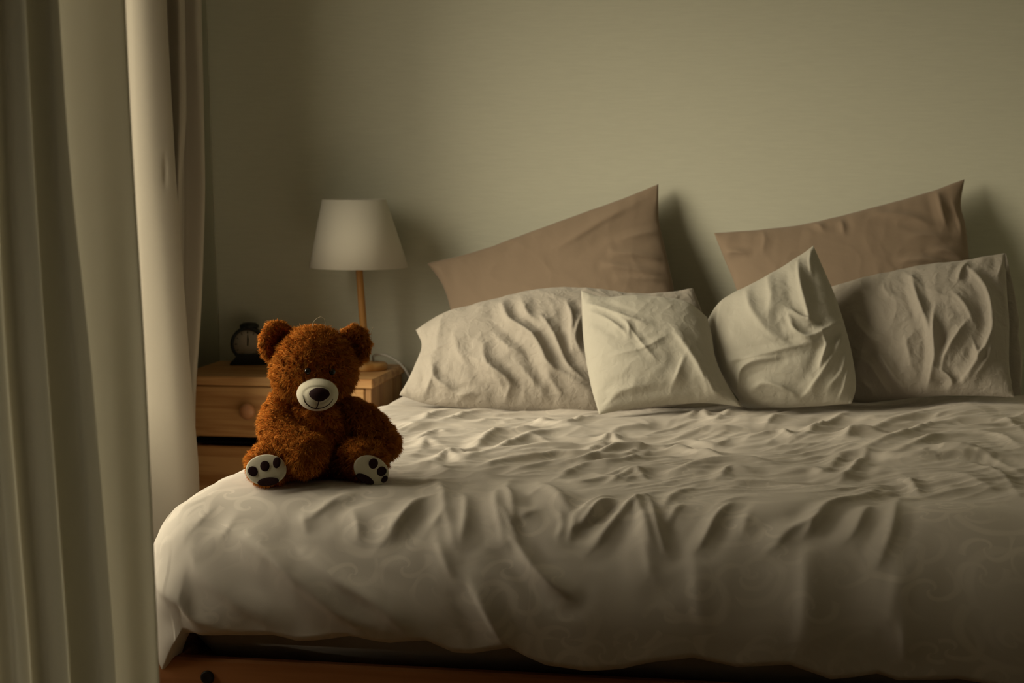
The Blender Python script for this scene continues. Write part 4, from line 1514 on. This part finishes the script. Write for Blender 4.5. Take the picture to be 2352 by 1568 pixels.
NC = on_muzzle(-0.002, 0.2175, 0.0)
V, q = ball(NC, (0.0235, 0.007, 0.0158), 40, 24, None, nose_warp)
link('nose', np_mesh('nose', V, q[:, ::-1]), 'embroidery', muzzle)
s_ = 1.0 / 3.565 / 1011.0
mouth_px = [(703, 745), (720, 805), (765, 848), (812, 862), (868, 853), (918, 822), (945, 785)]
mp_ = [on_muzzle((x - 835) * s_ - 0.002, 0.2175 - (y - 738) * s_ * 0.96) for x, y in mouth_px]
v, q, t = tube(mp_, [0.0004, 0.0009, 0.0011, 0.0012, 0.0011, 0.0009, 0.0004], 6, 50)
link('mouth_stitch', np_mesh('mouth_stitch', v, q, t), 'embroidery', muzzle)
lp_ = [on_muzzle((x - 835) * s_ - 0.002, 0.2175 - (y - 738) * s_ * 0.96) for x, y in ((832, 785), (822, 825), (810, 862))]
v, q, t = tube(lp_, 0.0012, 6, 20)
link('lip_stitch', np_mesh('lip_stitch', v, q, t), 'embroidery', muzzle)


def ear_warp(V, D):
    V = V.copy()
    r = np.hypot(D[:, 0], D[:, 2])
    # hollow front (front is -y), rounded rim
    front = D[:, 1] < 0
    V[:, 1] = np.where(front, V[:, 1] * (0.25 + 0.75 * np.clip(r / 0.8, 0, 1) ** 2) + 0.010 * np.clip(1 - r / 0.85, 0, 1), V[:, 1])
    return V


for c, r, fr, sd in (((-0.098, 0.004, 0.322), (0.041, 0.021, 0.047), (0.50, -0.95, -0.05), 21), ((0.079, 0.006, 0.312), (0.036, 0.021, 0.046), (-0.20, -1.0, -0.05), 22)):
    R = rot_axes(-np.array(fr))
    V, q = ball(c, r, 44, 30, R, ear_warp)
    f = np.array(fr) / np.linalg.norm(fr)
    furry('ear', V, q, 6500, 0.0125, (0, 0, 0.02), None, sd, parent=bear)

V, q = ball((-0.012, 0.022, 0.108), (0.094, 0.084, 0.112), 56, 40)
furry('torso', V, q, 22000, 0.0150, (0, 0, -0.45), None, 2)
V, q = limb([(-0.092, 0.004, 0.178), (-0.100, -0.030, 0.135), (-0.078, -0.078, 0.098), (-0.030, -0.112, 0.076)], [0.030, 0.041, 0.046, 0.049], 40, 44)
furry('arm', V, q, 18000, 0.0150, (0, -0.1, -0.35), None, 3)
V, q = limb([(0.048, 0.008, 0.170), (0.088, 0.000, 0.137), (0.122, -0.012, 0.104), (0.144, -0.020, 0.080)], [0.030, 0.042, 0.047, 0.041], 40, 44)
furry('arm', V, q, 17000, 0.0150, (0.1, 0, -0.35), None, 4)


# legs: stubby, ending in a flat sole that faces the viewer
def sole_frame(c, front, tilt):
    R = rot_axes(front)
    side, f, u = R[:, 0], R[:, 1], R[:, 2]
    a = math.radians(tilt)
    s2 = side * math.cos(a) + u * math.sin(a)
    u2 = -side * math.sin(a) + u * math.cos(a)
    return np.array(c), s2, f, u2


def build_leg(hip, foot, radii, c, front, tilt, rx, rz, toes, pad, seed):
    o, s, f, u = sole_frame(c, front, tilt)
    if s[0] < 0:
        s = -s

    def near_sole(p):
        d = p - o
        return (((d @ s) / (rx * 1.02)) ** 2 + ((d @ u) / (rz * 1.02)) ** 2 < 1) & (d @ f > -0.022)
    V, q = limb([hip, (np.array(hip) * 0.45 + np.array(foot) * 0.55), foot], radii, 40, 36)
    # flatten the end against the sole
    dd = (V - o) @ f
    V = V - np.where(dd > -0.003, dd + 0.003, 0)[:, None] * f
    leg = furry('leg', V, q, 15000, 0.0145, (0, 0, -0.2), near_sole, seed)

    def disc(a, b, ra, rb, h, rot=0.0, n=36, dome=0.004, pad=False):
        ct, st = math.cos(rot), math.sin(rot)
        R_ = []
        prof = ((1.0, -0.004), (1.0, 0.9 * h), (0.9, h), (0.5, h), (0.02, h)) if pad else ((1.0, -0.004), (1.0, 0.35 * h), (0.93, 0.75 * h), (0.7, h), (0.35, h + dome * 0.6), (0.02, h + dome * 0.7))
        for rr, hh in prof:
            an = np.linspace(0, 2 * np.pi, n, endpoint=False)
            x, z = rr * ra * np.cos(an), rr * rb * np.sin(an)
            xx, zz = a + x * ct - z * st, b + x * st + z * ct
            R_.append(o + xx[:, None] * s + zz[:, None] * u + hh * f)
        m = len(R_)
        i, j = np.meshgrid(np.arange(m - 1), np.arange(n), indexing='ij')
        q_ = np.stack([i * n + j, i * n + (j + 1) % n, (i + 1) * n + (j + 1) % n, (i + 1) * n + j], -1).reshape(-1, 4)
        V_ = np.vstack(R_)
        k = (m - 1) * n
        V_ = np.vstack([V_, V_[k:k + n].mean(0)])
        t_ = [[len(V_) - 1, k + j, k + (j + 1) % n] for j in range(n)]
        fn = np.cross(V_[q_[n * 3, 1]] - V_[q_[n * 3, 0]], V_[q_[n * 3, 2]] - V_[q_[n * 3, 0]])
        t_ = np.array(t_)
        if fn @ f < 0:
            q_, t_ = q_[:, ::-1], t_[:, ::-1]
        return V_, q_, t_
    so = link('sole', np_mesh('sole', *disc(0, 0, rx, rz, 0.004)), 'suede', leg)
    for a, b, ra, rb, rt in toes:
        rr = min(1.0, math.hypot(a / rx, b / rz))
        link('toe_pad', np_mesh('toe_pad', *disc(a, b, ra, rb, 0.0080 - 0.0028 * rr * rr, math.radians(rt), 28, 0.001, True)), 'embroidery', so)
    a, b, ra, rb, rt = pad
    link('foot_pad', np_mesh('foot_pad', *disc(a, b, ra, rb, 0.0066, math.radians(rt), 32, 0.001, True)), 'embroidery', so)
    return leg


build_leg((-0.075, -0.005, 0.060), (-0.122, -0.098, 0.053), [0.052, 0.050, 0.047],
          (-0.122, -0.142, 0.050), (-0.05, -1.0, 0.18), -2, 0.0455, 0.0345,
          [(-0.0290, -0.002, 0.0105, 0.0118, 35), (-0.0020, 0.0085, 0.0105, 0.0118, 0), (0.0245, 0.0150, 0.0085, 0.0125, -10)],
          (0.004, -0.0265, 0.024, 0.0095, 4), 5)
build_leg((0.062, -0.005, 0.058), (0.106, -0.082, 0.054), [0.052, 0.050, 0.046],
          (0.113, -0.122, 0.041), (0.14, -1.0, 0.16), 30, 0.0420, 0.0320,
          [(-0.0040, 0.0150, 0.0105, 0.0120, 10), (0.0210, 0.0085, 0.0105, 0.0115, -30), (0.0355, -0.004, 0.0060, 0.0090, -10)],
          (-0.004, -0.0240, 0.022, 0.0085, 0), 6)
# loose pale threads caught in the plush
v, q, t = tube([(-0.018, -0.02, 0.355), (-0.012, -0.02, 0.372), (0.002, -0.02, 0.381), (0.012, -0.02, 0.374), (0.013, -0.02, 0.356)], 0.0005, 5, 40)
link('loose_thread', np_mesh('loose_thread', v, q, t), 'thread', head)
v, q, t = tube([(0.115, 0.0, 0.322), (0.120, 0.0, 0.332), (0.119, 0.0, 0.343), (0.123, 0.0, 0.355)], 0.0006, 5, 24)
link('loose_thread', np_mesh('loose_thread', v, q, t), 'thread', head)
